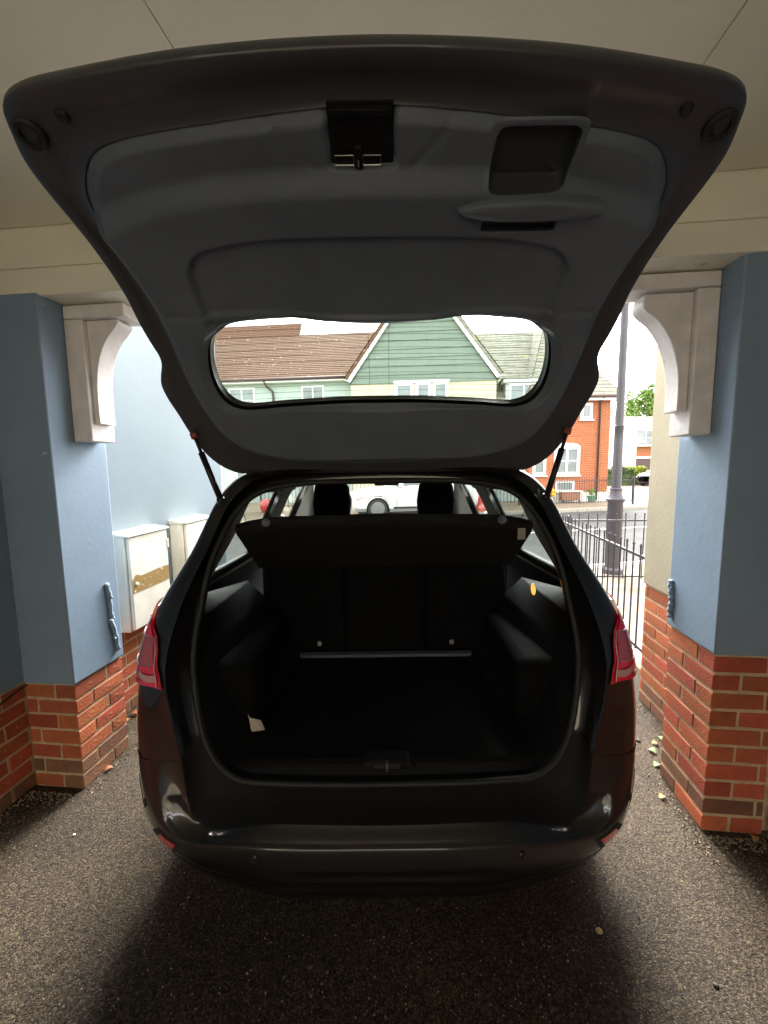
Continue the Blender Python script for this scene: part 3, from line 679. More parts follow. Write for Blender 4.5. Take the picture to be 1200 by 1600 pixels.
# tail lamps
LAMP = [  # a range, b range (near,far) at both ends, material, name
 (4.62, 4.98, (.92, 1.75), (1.45, 1.95), M_tint, 'tinted_lens'),
 (4.38, 4.80, (.60, 2.15), (1.18, 2.35), M_red, 'red_lens'),
 (3.78, 4.36, (.38, 2.0), (.56, 2.15), M_smoke, 'clear_lens'),
 (3.64, 3.76, (.28, 1.95), (.36, 2.0), M_red, 'red_lens'),
 (3.50, 3.62, (.24, .95), (.28, 1.0), M_clear, 'clear_lens'),
 (3.50, 3.62, (1.0, 1.85), (1.04, 1.92), M_red, 'red_lens'),
 (3.42, 3.49, (.24, 1.8), (.24, 1.84), M_red, 'red_lens'),
]
_SN = SN
def SNl(a, b, off): return _SN(3.885 + (np.asarray(a) - 3.38) * .735, b, off)
for s in (1, -1):
    A_, V = np.meshgrid(np.linspace(3.38, 4.86, 30), np.linspace(0, 1, 24), indexing='ij')
    n0 = np.interp(A_, [3.38, 3.6, 3.78, 4.1, 4.4, 4.86], [.08, .14, .26, .32, .50, 1.2]); n1 = np.interp(A_, [3.38, 4.4, 4.86], [1.95, 2.25, 2.45])
    Gb = SNl(A_, n0 + (n1 - n0) * V, .007) * np.array([s, 1, 1])
    tl = MB().grid(Gb).build('tail_lamp', M_redd, car, smooth=True)
    for a0, a1, (p0, p1), (q0, q1), m_, nm in LAMP:
        A_, V = np.meshgrid(np.linspace(0, 1, 8), np.linspace(0, 1, 18), indexing='ij')
        lo = p0 + (q0 - p0) * A_; hi = p1 + (q1 - p1) * A_
        cr_ = .05 * np.sin(V * PI)     # lens edges sag slightly
        Gl = SNl(a0 + (a1 - a0) * A_ - cr_ * (nm != 'tinted_lens'), lo + (hi - lo) * V, .012) * np.array([s, 1, 1])
        MB().grid(Gl).build(nm, m_, tl, smooth=True)
    e = [(3.40, .21), (3.6, .25), (3.78, .33), (4.1, .37), (4.4, .54)]
    for ln in (crom(e, 6), crom([(4.37, .62), (4.33, 1.3), (4.40, 2.1)], 6), crom([(3.77, .42), (3.70, 1.2), (3.77, 2.0)], 6), crom([(4.78, 1.02), (4.70, 1.5), (4.80, 2.2)], 6)):
        q = SNl(ln[:, 0], ln[:, 1], .014); MB().tube([tuple(p * (s, 1, 1)) for p in q], .0016, 6).build('lens_edge', M_chrome, tl, smooth=True)
# panel seam at the top of the bumper wing
for s in (1, -1):
    q = S(np.linspace(4.72, 4.55, 12), np.linspace(1.1, .02, 12)) ; MB().tube([tuple(p * (s, 1, 1)) for p in q], .0022, 5).build('panel_seam', M_darkgap, car)
    q = S(np.full(12, 3.0), np.linspace(.02, 3.0, 12)); MB().tube([tuple(p * (s, 1, 1)) for p in q], .002, 5).build('panel_seam', M_darkgap, car)

# parcel shelf, lifted, its underside towards us
hw0, hw1 = .585, .665
ps_t = []
prof = [(1.60, 1.392), (1.585, 1.375), (1.60, 1.350), (1.64, 1.335), (1.70, 1.305), (2.12, 1.06), (2.13, 1.075), (1.64, 1.385)]
mb = MB(); xs = np.linspace(-1, 1, 25); Gs = []
for x in xs:
    row = []
    for (yy, zz) in prof + prof[:1]:
        t_ = (yy - 1.6) / .53; hw = hw0 + (hw1 - hw0) * max(0, t_) - (.05 if 1.62 < yy < 1.8 and zz < 1.34 else 0); k = 1 - .02 * abs(x) ** 8
        row.append((x * hw, yy - CY + .03 * abs(x) ** 6, zz - .035 * abs(x) ** 6 * (1 if yy < 1.8 else .2)))
    Gs.append(row)
Gs = np.array(Gs); mb.grid(Gs); mb.add([tuple(p) for p in Gs[0][:-1]], [tuple(range(8))]); mb.add([tuple(p) for p in Gs[-1][:-1]], [tuple(range(8))])
shelf = mb.build('parcel_shelf', M_trim if False else mat('shelf_felt', (.013, .013, .015), .8, var=.3, scale=60, bump=.4, bscale=300), car, smooth=True, angle=45)
for s in (1, -1):
    MB().lathe([(.017, 0), (.017, -.006), (.012, -.008), (.010, -.004)], (s * .455, 1.592 - CY, 1.368), 16, 'y').build('string_knob', M_trim, shelf, smooth=True)
    p0 = np.array((s * .535, 1.60 - CY, 1.375)); p1 = np.array((s * .56, 1.585 - CY, 1.475))
    MB().tube([tuple(p0), tuple((p0 + p1) / 2 + (0, 0, -.004)), tuple(p1)], .0016, 5).build('shelf_string', M_rubber, shelf)
MB().box(.525, .555, 1.615 - CY, 1.618 - CY, 1.285, 1.33).build('care_label', M_greyplate, shelf)

# rear seat back + cushions, front seats
for i, x in enumerate((-.43, 0, .43)):
    st = MB().prism([(2.09 - CY, .60), (2.23 - CY, .60), (2.30 - CY, 1.10), (2.17 - CY, 1.12)], x - .214, x + .214, 'x').build('rear_seat_back', M_fabric, car, bevel=.03, seg=4)
    MB().box(x - .20, x + .20, 2.25 - CY, 2.72 - CY, .42, .58).build('rear_seat_cushion', M_fabric, car, bevel=.04, seg=4)
MB().box(-.66, .66, 2.20 - CY, 2.23 - CY, .55, 1.06).build('seat_back_panel', M_carpet, car)
MB().box(-.52, .52, 2.03 - CY, 2.075 - CY, .606, .622).build('seat_hinge_strip', M_trim, car, bevel=.004)
for x in (-.375, .375):
    sb = MB().prism([(2.93 - CY, .55), (3.07 - CY, .55), (3.02 - CY, 1.16), (2.92 - CY, 1.18)], x - .235, x + .235, 'x').build('front_seat_back', M_fabric, car, bevel=.05, seg=5)
    MB().box(x - .24, x + .24, 3.05 - CY, 3.55 - CY, .42, .58).build('front_seat_cushion', M_fabric, car, bevel=.05, seg=4)
    MB().prism([(x - .128, 1.215), (x + .128, 1.215), (x + .135, 1.32), (x + .118, 1.445), (x + .085, 1.463), (x - .085, 1.463), (x - .118, 1.445), (x - .135, 1.32)], 2.95 - CY, 3.06 - CY).build('headrest', M_fabric, sb, bevel=.022, seg=4)
    for k in (-.06, .06): MB().tube([(x + k, 3.0 - CY, 1.14), (x + k, 3.0 - CY, 1.23)], .006, 8).build('headrest_post', M_steel, sb, smooth=True)
MB().prism([(4.40 - CY, .62), (3.95 - CY, .66), (3.92 - CY, .92), (4.05 - CY, 1.02), (4.42 - CY, 1.02)], -.78, .78, 'x').build('dashboard', M_trimd, car, bevel=.03, seg=4)
mb = MB(); mb.tube([(.375 + .18 * math.cos(t_), 3.80 - CY + .05 * math.sin(t_), .92 + .17 * math.sin(t_)) for t_ in np.linspace(0, 2 * PI, 28, endpoint=False)], .014, 8, closed=True)
mb.tube([(.20, 3.80 - CY, .92), (.55, 3.80 - CY, .92)], .014, 6); mb.tube([(.375, 3.80 - CY, .92), (.375, 3.95 - CY, .86)], .03, 8); mb.build('steering_wheel', M_trimd, car, smooth=True)
rv = MB().prism([(-.075, 1.405), (.125, 1.405), (.135, 1.42), (.130, 1.455), (-.08, 1.455), (-.085, 1.42)], 3.66 - CY, 3.69 - CY).build('rear_view_mirror', M_trimd, car, bevel=.008, seg=3)
MB().tube([(.02, 3.68 - CY, 1.45), (.02, 3.72 - CY, 1.49)], .012, 8).build('mirror_stalk', M_trimd, rv)
for s in (1, -1):
    dm = MB().prism([(.90, 1.00), (1.06, .99), (1.08, 1.05), (1.05, 1.14), (.93, 1.14)], 3.82 - CY, 3.95 - CY)
    dm.v = [(v[0] * s, v[1], v[2]) for v in dm.v]; dm.build('door_mirror', M_paint, car, bevel=.03, seg=4)
    MB().prism([(s * .905, .80), (s * .935, .80), (s * .935, .825), (s * .905, .825)], 2.62 - CY, 2.80 - CY).build('door_handle', M_paint, car, bevel=.01)
    MB().prism([(s * .905, .80), (s * .935, .80), (s * .935, .825), (s * .905, .825)], 3.45 - CY, 3.63 - CY).build('door_handle', M_paint, car, bevel=.01)
    A_, B_ = np.meshgrid(np.linspace(4.0, 5.6, 10), np.linspace(9.5, 10.5, 10), indexing='ij')
    MB().grid(SN(A_, B_, .006) * np.array([s, 1, 1])).build('headlight', M_clear, car, smooth=True)

# ---------------- tailgate
TC = crom([(1.62, 1.555), (1.50, 1.73), (1.39, 1.89), (1.28, 2.01), (1.12, 2.13), (.95, 2.21), (.77, 2.285), (.6, 2.34)], 40)
TS = np.r_[0, np.cumsum(np.linalg.norm(np.diff(TC, axis=0), axis=1))]
TX0 = -.008
def G(x, s, h):
    """tailgate frame: x across, s along from the hinge, h out of the inner side"""
    y = np.interp(s, TS, TC[:, 0]); z = np.interp(s, TS, TC[:, 1])
    e = .03; dy = np.interp(s + e, TS, TC[:, 0]) - np.interp(s - e, TS, TC[:, 0]); dz = np.interp(s + e, TS, TC[:, 1]) - np.interp(s - e, TS, TC[:, 1])
    L = np.sqrt(dy * dy + dz * dz) + 1e-9; ny, nz = -dz / L, dy / L     # inner side faces down and towards the viewer
    neg = s < 0
    y = np.where(neg, TC[0, 0] + (-s) * .3, y); z = np.where(neg, TC[0, 1] - (-s) * .1, z)
    h = h - 0 * x
    return np.stack([x + TX0 + 0 * s, y + ny * h - CY, z + nz * h], -1)
OUT = [(0,-.025),(.30,-.022),(.50,-.012),(.585,.015),(.642,.068),(.682,.15),(.710,.25),(.728,.31),(.733,.355),(.722,.39),(.706,.425),(.703,.455),(.712,.50),(.718,.56),(.716,.63),(.720,.70),(.728,.78),(.737,.86),(.741,.92),(.738,.97),(.722,1.02),(.710,1.048),(.685,1.070),(.635,1.086),(.555,1.098),(.42,1.115),(.30,1.126),(.15,1.134),(0,1.137)]
TRM = [(0,.055),(.29,.062),(.42,.085),(.50,.12),(.56,.18),(.60,.27),(.622,.36),(.632,.45),(.634,.55),(.638,.63),(.648,.70),(.658,.76),(.668,.82),(.660,.885),(.630,.94),(.58,.985),(.50,1.008),(.38,1.025),(.20,1.045),(.08,1.055),(0,1.057)]
WND = [(0,.297),(.10,.297),(.20,.293),(.33,.286),(.43,.277),(.475,.280),(.512,.298),(.536,.335),(.545,.38),(.542,.43),(.527,.485),(.50,.527),(.46,.552),(.42,.564),(.36,.573),(.29,.581),(.22,.582),(.15,.575),(.08,.569),(0,.567)]
def full(L, n=14):
    P = np.array(L); m = np.vstack([P[1] * (-1, 1), P, P[-2] * (-1, 1)]); c = crom(m, n)[n:-n]; return np.vstack([c, (c * (-1, 1))[::-1][1:-1]])
CEN = np.array([0, .43]); NT = 420
def polar(L):
    c = full(L) - CEN; ang = np.unwrap(np.arctan2(c[:, 1], c[:, 0])); r = np.hypot(c[:, 0], c[:, 1])
    t = (ang + 2 * PI) % (2 * PI); o = np.argsort(t); t, r = t[o], r[o]
    t = np.r_[t[-1] - 2 * PI, t, t[0] + 2 * PI]; r = np.r_[r[-1], r, r[0]]
    q = (np.arange(NT) + .5) * 2 * PI / NT; rr = np.interp(q, t, r); return np.stack([np.cos(q) * rr, np.sin(q) * rr], 1) + CEN
# denser angular spacing is not needed: the crown of the far edge is straightened by the ring count
pw_, pt_, po_ = polar(WND), polar(TRM), polar(OUT)
def rr_sdf(x, s, cx, cs, hx, hs, r):
    dx = np.abs(x - cx) - (hx - r); ds = np.abs(s - cs) - (hs - r)
    return np.hypot(np.maximum(dx, 0), np.maximum(ds, 0)) + np.minimum(np.maximum(dx, ds), 0) - r
def relief(x, s):
    xc = x
    cre = .918 - .055 * (np.abs(x) / .55) ** 3
    h = .030 * (1 - sstep(-.012, .045, s - cre)) + .004
    # inner pad: big shallow recess under the window end
    h -= .016 * (1 - sstep(-.012, .004, rr_sdf(x, s + .06 * (np.abs(x) / .5) ** 4, 0, .70, .495 - .25 * (s - .6) * 0, .117, .06)))
    h += .006 * np.exp(-((s - .585 + .012 * np.cos(x * 9)) / .012) ** 2) * (np.abs(x) < .5)
    # side dimples
    h -= .010 * np.exp(-(((np.abs(x) - .575) / .05) ** 2 + ((s - .60) / .010) ** 2))
    # handle cup, lip and slot
    # latch cavity
    h -= .030 * (1 - sstep(-.006, .001, rr_sdf(x, s, -.028, 1.008, .068, .056, .008)))
    # diagonal creases beside the latch
    for sg in (-1, 1):
        d = (x - (-.03 + sg * .15)) * .75 * sg + (s - 1.0) * -.66
        h -= .004 * np.exp(-(d / .006) ** 2) * (s > .95) * (s < 1.05) * (np.abs(x + .03) < .24) * (np.abs(x + .03) > .075)
    return h
NR = 110
tr = np.linspace(0, 1, NR) ** .9
X = pw_[:, None, 0] + (pt_ - pw_)[:, None, 0] * tr[None, :]; Sx = pw_[:, None, 1] + (pt_ - pw_)[:, None, 1] * tr[None, :]
Hh = relief(X, Sx)
dist_in = np.hypot(X - pw_[:, None, 0], Sx - pw_[:, None, 1]); dist_out = np.hypot(X - pt_[:, None, 0], Sx - pt_[:, None, 1])
Hh = Hh - .018 * (1 - sstep(0, .028, dist_in)) - .020 * (1 - sstep(0, .03, dist_out))
TG = G(X, Sx, Hh)
tg = thing('tailgate', '', '', (0, 0, 0)); del tg['label']; del tg['category']; tg.parent = car
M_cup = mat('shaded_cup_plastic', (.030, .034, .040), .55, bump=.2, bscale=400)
Xc, Sc = (X + np.roll(X, -1, 0)) / 2, (Sx + np.roll(Sx, -1, 0)) / 2
Xc[:, :-1] = (Xc[:, :-1] + Xc[:, 1:]) / 2; Sc[:, :-1] = (Sc[:, :-1] + Sc[:, 1:]) / 2
HOLE = (rr_sdf(Xc, Sc, .325, .970, .085, .056, .02) < .002) | (rr_sdf(Xc, Sc, .33, .843, .088, .014, .013) < .002)
trim = MB().grid(TG, lambda i, j: not HOLE[i, j], closed=True).build('trim_panel', M_trim, tg, smooth=True)
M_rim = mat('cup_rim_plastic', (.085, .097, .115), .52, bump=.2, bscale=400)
def cup(name, cx, cs, hx, hs, depth):
    def rr(d):
        P_ = []
        for q in np.linspace(0, 2 * PI, 96, endpoint=False):
            c, n_ = math.cos(q), math.sin(q); k_ = 1 / (abs(c) ** 8 + abs(n_) ** 8) ** (1 / 8); P_.append((cx + (hx + d) * c * k_, cs + (hs + d) * n_ * k_))
        return np.array(P_)
    P0 = rr(.009); base = relief(P0[:, 0], P0[:, 1]); bm_ = base.mean(); Q = []
    for d, h_, f in ((.0125, -.004, 1), (.0105, .0003, 1), (.009, .0006, 1), (.001, .0006, 1), (-.0005, -.0002, 1), (-.002, -.004, .9), (-.004, -depth, .3), (-.008, -depth * 1.1, 0)):
        q = rr(d); Q.append(G(q[:, 0], q[:, 1], base * f + bm_ * (1 - f) + h_))
    q = rr(-.008); q = np.array([cx, cs]) + (q - [cx, cs]) * .001; Q.append(G(q[:, 0], q[:, 1], np.full(96, bm_ - depth * 1.1)))
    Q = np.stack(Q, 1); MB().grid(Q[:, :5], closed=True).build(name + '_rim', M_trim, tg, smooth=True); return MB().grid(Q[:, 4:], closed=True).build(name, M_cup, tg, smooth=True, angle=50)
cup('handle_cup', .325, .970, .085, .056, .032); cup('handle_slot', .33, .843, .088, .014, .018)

# painted inner frame from trim edge to the outer lip, then the outer skin back to the glass
fr = []
nrm = (po_ - pt_); 
for t_, h_ in ((-.03, -.010), (.0, -.012), (.10, -.016), (.30, -.017), (.46, -.016), (.58, -.013), (.70, -.011), (.84, -.011), (.93, -.012), (.98, -.014), (1.0, -.020), (1.006, -.028), (1.003, -.034), (.985, -.040), (.90, -.048)):
    q = pt_ + nrm * t_; fr.append(G(q[:, 0], q[:, 1], h_ * (.25 + .75 * sstep(.0, .45, q[:, 1]))))
MB().grid(np.stack(fr, 1), closed=True).build('painted_frame', mat('satin_black_paint', (.042, .045, .052), .45, coat=.3), tg, smooth=True)
ps_ = []
wo_ = CEN + (pw_ - CEN) * .995
for t_, h_ in ((0, -.047), (.15, -.055), (.4, -.062), (.7, -.060), (.95, -.046), (1, -.040)):
    q = (pt_ + nrm * .91) * (1 - t_) + wo_ * t_; ps_.append(G(q[:, 0], q[:, 1], np.full(NT, h_)))
MB().grid(np.stack(ps_, 1), closed=True).build('outer_skin', M_paint, tg, smooth=True)
# window reveal
wr = []
for k_, h_ in ((1.0, -.012), (.998, -.020), (.994, -.028), (.990, -.034)):
    q = CEN + (pw_ - CEN) * k_; wr.append(G(q[:, 0], q[:, 1], np.full(NT, h_)))
MB().grid(np.stack(wr, 1), closed=True).build('window_reveal', M_blackpl, tg, smooth=True)
# glass + ceramic border + heating lines
gx = []
for k_ in np.linspace(1.02, 0.02, 12):
    q = CEN + (pw_ - CEN) * k_; gx.append(G(q[:, 0], q[:, 1], np.full(NT, -.036)))
rg = MB().grid(np.stack(gx, 1), closed=True).build('rear_window', glass('hazy_rear_glass', (.80, .90, .85), .05), tg, smooth=True)
def halfw(s_): 
    c = pw_[pw_[:, 0] > 0]; o = np.argsort(c[:, 1]); lo = c[o]; return np.interp(s_, lo[:, 1], lo[:, 0])
for k in range(13):
    s0 = .300 + k * .0205
    xx = np.linspace(-1, 1, 40) * min(.53, halfw(min(max(s0, .30), .55)) * .985 if .30 < s0 < .56 else .45)
    ss = s0 + .012 * (1 - (xx / .55) ** 2) - .012
    MB().tube([tuple(p) for p in G(xx, ss, np.full(40, -.0345))], .00055, 4, caps=False).build('heating_line', M_rail, rg)
for x_ in (-.035, .03):
    ss = np.linspace(.30, .56, 12); MB().tube([tuple(p) for p in G(np.full(12, x_), ss, np.full(12, -.0345))], .0006, 4, caps=False).build('heating_line', M_rail, rg)
# latch mechanism
def gbox(x0, x1, s0, s1, h0, h1, name, m, parent, bevel=.0):
    v = [G(np.array(x), np.array(s_), np.array(h)) for h in (h0, h1) for s_ in (s0, s1) for x in (x0, x1)]
    return MB().add([tuple(p) for p in v], [(0, 2, 3, 1), (4, 5, 7, 6), (0, 1, 5, 4), (2, 6, 7, 3), (0, 4, 6, 2), (1, 3, 7, 5)]).build(name, m, parent, bevel=bevel)
lc = gbox(-.092, .036, .955, 1.062, -.012, -.008, 'latch', M_trimd, tg, .002)
gbox(-.088, .032, 1.045, 1.056, -.008, .006, 'latch_flange', M_trimd, lc, .002)
for x0, x1 in ((-.085, -.046), (-.026, .010)):
    pts = [(x0, .962), (x1, .962), (x1, .980), (x0, .980)]
    MB().tube([tuple(G(np.array(a), np.array(b_), np.array(.008))) for a, b_ in pts], .0011, 6, closed=True).build('latch_bracket', M_steel, lc)
    gbox(x0 + .002, x1 - .002, .964, .978, -.006, .004, 'bracket_pad', M_blackpl, lc, .002)
gbox(-.044, -.028, .955, .998, -.008, .012, 'latch_claw', M_trimd, lc, .004)
gbox(-.0375, -.0345, .962, .974, .010, .016, 'claw_pin', M_steel, lc, .001)
ph = crom([(.178, .889), (.235, .905), (.345, .912), (.455, .906), (.508, .893), (.497, .880), (.43, .868), (.345, .864), (.26, .867), (.195, .878), (.178, .889)], 6)[:-1]
hd = []
for k_, h_ in ((.985, .018), (1.0, .030), (.99, .044), (.955, .050), (.6, .053), (.0, .054)):
    q = np.array([.345, .888]) + (ph - [.345, .888]) * k_; hd.append(G(q[:, 0], q[:, 1], np.full(len(ph), h_)))
MB().grid(np.stack(hd, 1), closed=True).build('pull_handle', M_trim, tg, smooth=True)
# corner buffers and screws on the painted frame
for s in (-1, 1):
    c_ = G(np.array(s * .684), np.array(1.012), np.array(-.018))
    n_ = G(np.array(s * .684), np.array(1.012), np.array(0.)) - c_
    o = MB().lathe([(.030, 0), (.030, .010), (.026, .014), (.018, .014), (.016, .006), (.002, .005)], (0, 0, 0), 22).build('rubber_buffer', M_rubber, tg, smooth=True, angle=40)
    o.location = tuple(c_); o.rotation_euler = Vector(n_).to_track_quat('Z', 'Y').to_euler()
    for x_, s_ in ((.60, 1.040),):
        c_ = G(np.array(s * x_), np.array(s_), np.array(-.016)); o = MB().lathe([(.012, 0), (.012, .006), (.004, .008)], (0, 0, 0), 12).build('grommet', M_rubber, tg, smooth=True)
        o.location = tuple(c_); o.rotation_euler = Vector(n_).to_track_quat('Z', 'Y').to_euler()
# hinges
for s in (1, -1):
    MB().tube([(s * .40, 1.66 - CY, 1.575), (s * .40, 1.63 - CY, 1.60), (s * .40, 1.58 - CY, 1.625)], .012, 8).build('hinge_arm', M_paint, tg, smooth=True)
    # gas struts
    top = G(np.array(s * .672), np.array(.185), np.array(.004)); bot = np.array((s * .592, 1.515 - CY, 1.455))
    d = (top - bot); st = MB().tube([tuple(bot), tuple(bot + d * .72)], .011, 12).build('gas_strut', M_blackpl, car, smooth=True)
    MB().tube([tuple(bot + d * .70), tuple(top)], .006, 10).build('strut_rod', M_steel if False else M_blackpl, st, smooth=True)
    MB().tube([tuple(bot + d * .92), tuple(bot + d * 1.0)], .013, 10).build('strut_clip', mat('red_brown_clip', (.30, .09, .06), .5), st, smooth=True)
    MB().tube([tuple(bot - d * .02), tuple(bot + d * .06)], .015, 10).build('strut_socket', M_blackpl, st, smooth=True)

# ------------------------------------------------------------------ railings and lamp post
def post_mesh(h, r, m, tip=True):
    mb = MB(); mb.lathe([(r, 0), (r, h - (.03 if tip else 0))] + ([(r * 1.6, h - .022), (r * .9, h - .008), (.0008, h)] if tip else []), (0, 0, 0), 8); me = mb.build('x', m); d = me.data; bpy.data.objects.remove(me); return d
def railing(label, p0, p1, step, h, zr, group, m=M_rail, r=.007, rail=.012, z0=0., postr=.02):
    p0 = np.array(p0, float); p1 = np.array(p1, float); L = np.linalg.norm(p1 - p0); ang = math.atan2(p1[1] - p0[1], p1[0] - p0[0])
    t = thing('railing', label, 'railing', (p0[0], p0[1], z0), ang, group)
    for z in zr: MB().box(0, L, -rail / 2, rail / 2, z - rail * .5, z + rail * .5).build('rail', m, t)
    me = post_mesh(h, r, m)
    for k in range(int(L / step) + 1):
        o = link('bar', me, t); o.location = (k * step + .01, 0, .09)
    for x in ((0, L) if L < 4 else (0, L / 2, L)): MB().box(x - postr, x + postr, -postr, postr, 0, h + .06).build('post', m, t)
    return t
GR = 'black iron railings outside the carport'
railing('black railing running from the cream wall along the drive edge', Bp(1.66, 3.05)[:2], Bp(1.69, 5.45)[:2], .118, .86, (.12, .85), GR, r=.0075, rail=.022, z0=0)
railing('black railing crossing behind the lamp post beside the road', Bp(1.80, 5.52)[:2], Bp(6.5, 5.75)[:2], .116, .86, (.12, .85), GR, r=.0075, rail=.022, z0=0)
railing('black railing in front of the brick house garden', (6.0, 15.1), (9.55, 15.9), .105, .98, (.15, .93), GR, r=.009, rail=.025, postr=.03)
railing('black railing before the terrace seen through the windscreen', (-4.5, 15.2), (5.2, 15.9), .14, .98, (.15, .93), GR, r=.011, rail=.028, postr=.03)

lp_ = thing('lamp_post', 'tall grey cast iron lamp post behind the railing', 'lamp post', (3.30, 5.9, -.004))
MB().lathe([(.135, 0), (.135, .06), (.105, .09), (.100, 1.02), (.118, 1.05), (.125, 1.075), (.100, 1.10), (.078, 1.16), (.076, 1.20), (.088, 1.215), (.080, 1.235)], (0, 0, 0), 28).build('base', M_lamp, lp_, smooth=True, angle=40)
MB().lathe([(.062, 1.235), (.058, 1.9), (.056, 2.08), (.060, 2.085), (.060, 2.10), (.055, 2.105), (.050, 3.2), (.048, 3.76), (.068, 3.775), (.070, 3.80), (.052, 3.82), (.040, 3.95)], (0, 0, 0), 24).build('shaft', M_lamp, lp_, smooth=True, angle=40)
ln = MB().lathe([(.05, 3.95), (.12, 3.98), (.18, 4.42), (.20, 4.43), (.20, 4.46), (.08, 4.60), (.03, 4.68), (.01, 4.75)], (0, 0, 0), 8).build('lantern', M_lamp, lp_)

# ------------------------------------------------------------------ houses across the road
def tile_roof(parent, quad, rows, m, name='roof', thick=.12):
    """quad: eave-left, eave-right, ridge-right, ridge-left (local); stepped courses"""
    el, er, rr, rl = [np.array(p, float) for p in quad]; n = np.cross(er - el, rl - el); n /= np.linalg.norm(n)
    if n[2] < 0: n = -n
    mb = MB()
    for k in range(rows):
        a, b = k / rows, (k + 1.25) / rows; b = min(b, 1)
        l0, r0 = el + (rl - el) * a, er + (rr - er) * a; l1, r1 = el + (rl - el) * b, er + (rr - er) * b
        v = [l0 + n * .032, r0 + n * .032, r1 + n * .01, l1 + n * .01, l0, r0]
        mb.add(v, [(0, 1, 2, 3), (4, 5, 1, 0)])
    v = [el, er, rr, rl]; mb.add([p - n * .01 for p in v] + [p - n * thick for p in v], [(0, 1, 2, 3), (7, 6, 5, 4), (0, 4, 5, 1), (1, 5, 6, 2), (2, 6, 7, 3), (3, 7, 4, 0)])
    return mb.build(name, m, parent, fixn=False)
def window(parent, u0, u1, z0, z1, y, cols, rows, frame=M_upvc, fw_=.07, proud=.03):
    mb = MB(); y0, y1 = y - proud, y + .02
    mb.box(u0, u1, y0, y1, z1 - fw_, z1); mb.box(u0, u1, y0, y1, z0, z0 + fw_)
    us = np.linspace(u0, u1, cols + 1)
    for i, u in enumerate(us):
        a = fw_ if i in (0, cols) else fw_ * .7
        lo = u if i == 0 else (u - a if i == cols else u - a / 2); mb.box(lo, lo + a, y0 + .002, y1, z0 + fw_, z1 - fw_)
    f = mb.build('window', frame, parent)
    for i in range(cols):
        zs = np.linspace(z0 + fw_, z1 - fw_, rows + 1)
        for j in range(rows):
            MB().box(us[i] + .03, us[i + 1] - .03, y - .008, y, zs[j] + (.02 if j else 0), zs[j + 1] - (.0)).build('pane', M_pane, f)
            if j: MB().box(us[i] + .05, us[i + 1] - .05, y - .018, y - .004, zs[j] - .015, zs[j] + .02).build('glazing_bar', frame, f)
    MB().box(u0 - .05, u1 + .05, y - .09, y, z0 - .06, z0).build('sill', frame, f)
    return f

# brown roofed mint terrace, left
W0 = 18.0
h1 = thing('terraced_house', 'pale mint terraced house with lichen spotted brown tiled roof', 'house', Bp(-6.2, W0), -TH)
X0 = -6.2
MB().box(-9.25 - X0, -3.30 - X0, 0, 6, -.1, 5.42).build('wall', M_mint, h1)
tile_roof(h1, [(-9.30 - X0, -.30, 5.33), (-3.36 - X0, -.30, 5.33), (-2.15 - X0, 3.6, 8.28), (-9.30 - X0, 3.6, 8.28)], 26, M_tileb)
rf = tile_roof(h1, [(-11.6 - X0, 3.6, 8.28), (-6.58 - X0, 3.6, 8.28), (-6.58 - X0, 4.25, 9.08), (-11.6 - X0, 4.25, 9.08)], 7, M_tileb)
rf2 = tile_roof(h1, [(-13.6 - X0, -.30, 5.33), (-9.30 - X0, -.30, 5.33), (-9.30 - X0, 3.6, 8.28), (-13.6 - X0, 3.6, 8.28)], 26, M_tileb)
MB().prism([(3.6, 8.2), (4.25, 9.1), (4.9, 8.2)], -6.60 - X0, -6.55 - X0, 'x').build('gable_wall', M_creamh, rf)
MB().box(-9.3 - X0, -3.40 - X0, -.32, -.02, 5.18, 5.30).build('soffit_board', M_upvc, h1)
MB().tube([(-9.3 - X0, -.37, 5.30), (-3.45 - X0, -.37, 5.30)], .06, 8).build('gutter', M_pipe, h1, smooth=True)
MB().tube([(-7.0 - X0, -.33, 5.26), (-6.95 - X0, -.2, 5.05), (-6.72 - X0, -.08, 4.85), (-6.70 - X0, -.07, 4.6), (-6.70 - X0, -.07, 0)], .045, 8).build('downpipe', M_pipe, h1, smooth=True)
for u0, u1 in ((-8.75, -7.55), (-5.45, -4.45)): window(h1, u0 - X0, u1 - X0, 3.95, 5.05, 0, 2, 2)
for u0, u1 in ((-8.6, -7.2), (-5.3, -4.2)): window(h1, u0 - X0, u1 - X0, 1.0, 2.3, 0, 2, 2)
hl = thing('house', 'pale mint side house at the far left edge of the rear window', 'house', Bp(-13.6, W0 - .5), -TH)
MB().box(-4, 4.23, 0, .6, -.1, 8.9).build('wall', M_mint, hl); window(hl, 1.8, 3.0, 3.2, 4.4, 0, 2, 2)
tile_roof(hl, [(-4.2, -.3, 8.85), (4.25, -.3, 8.85), (4.25, 1.2, 9.8), (-4.2, 1.2, 9.8)], 6, M_tileb)

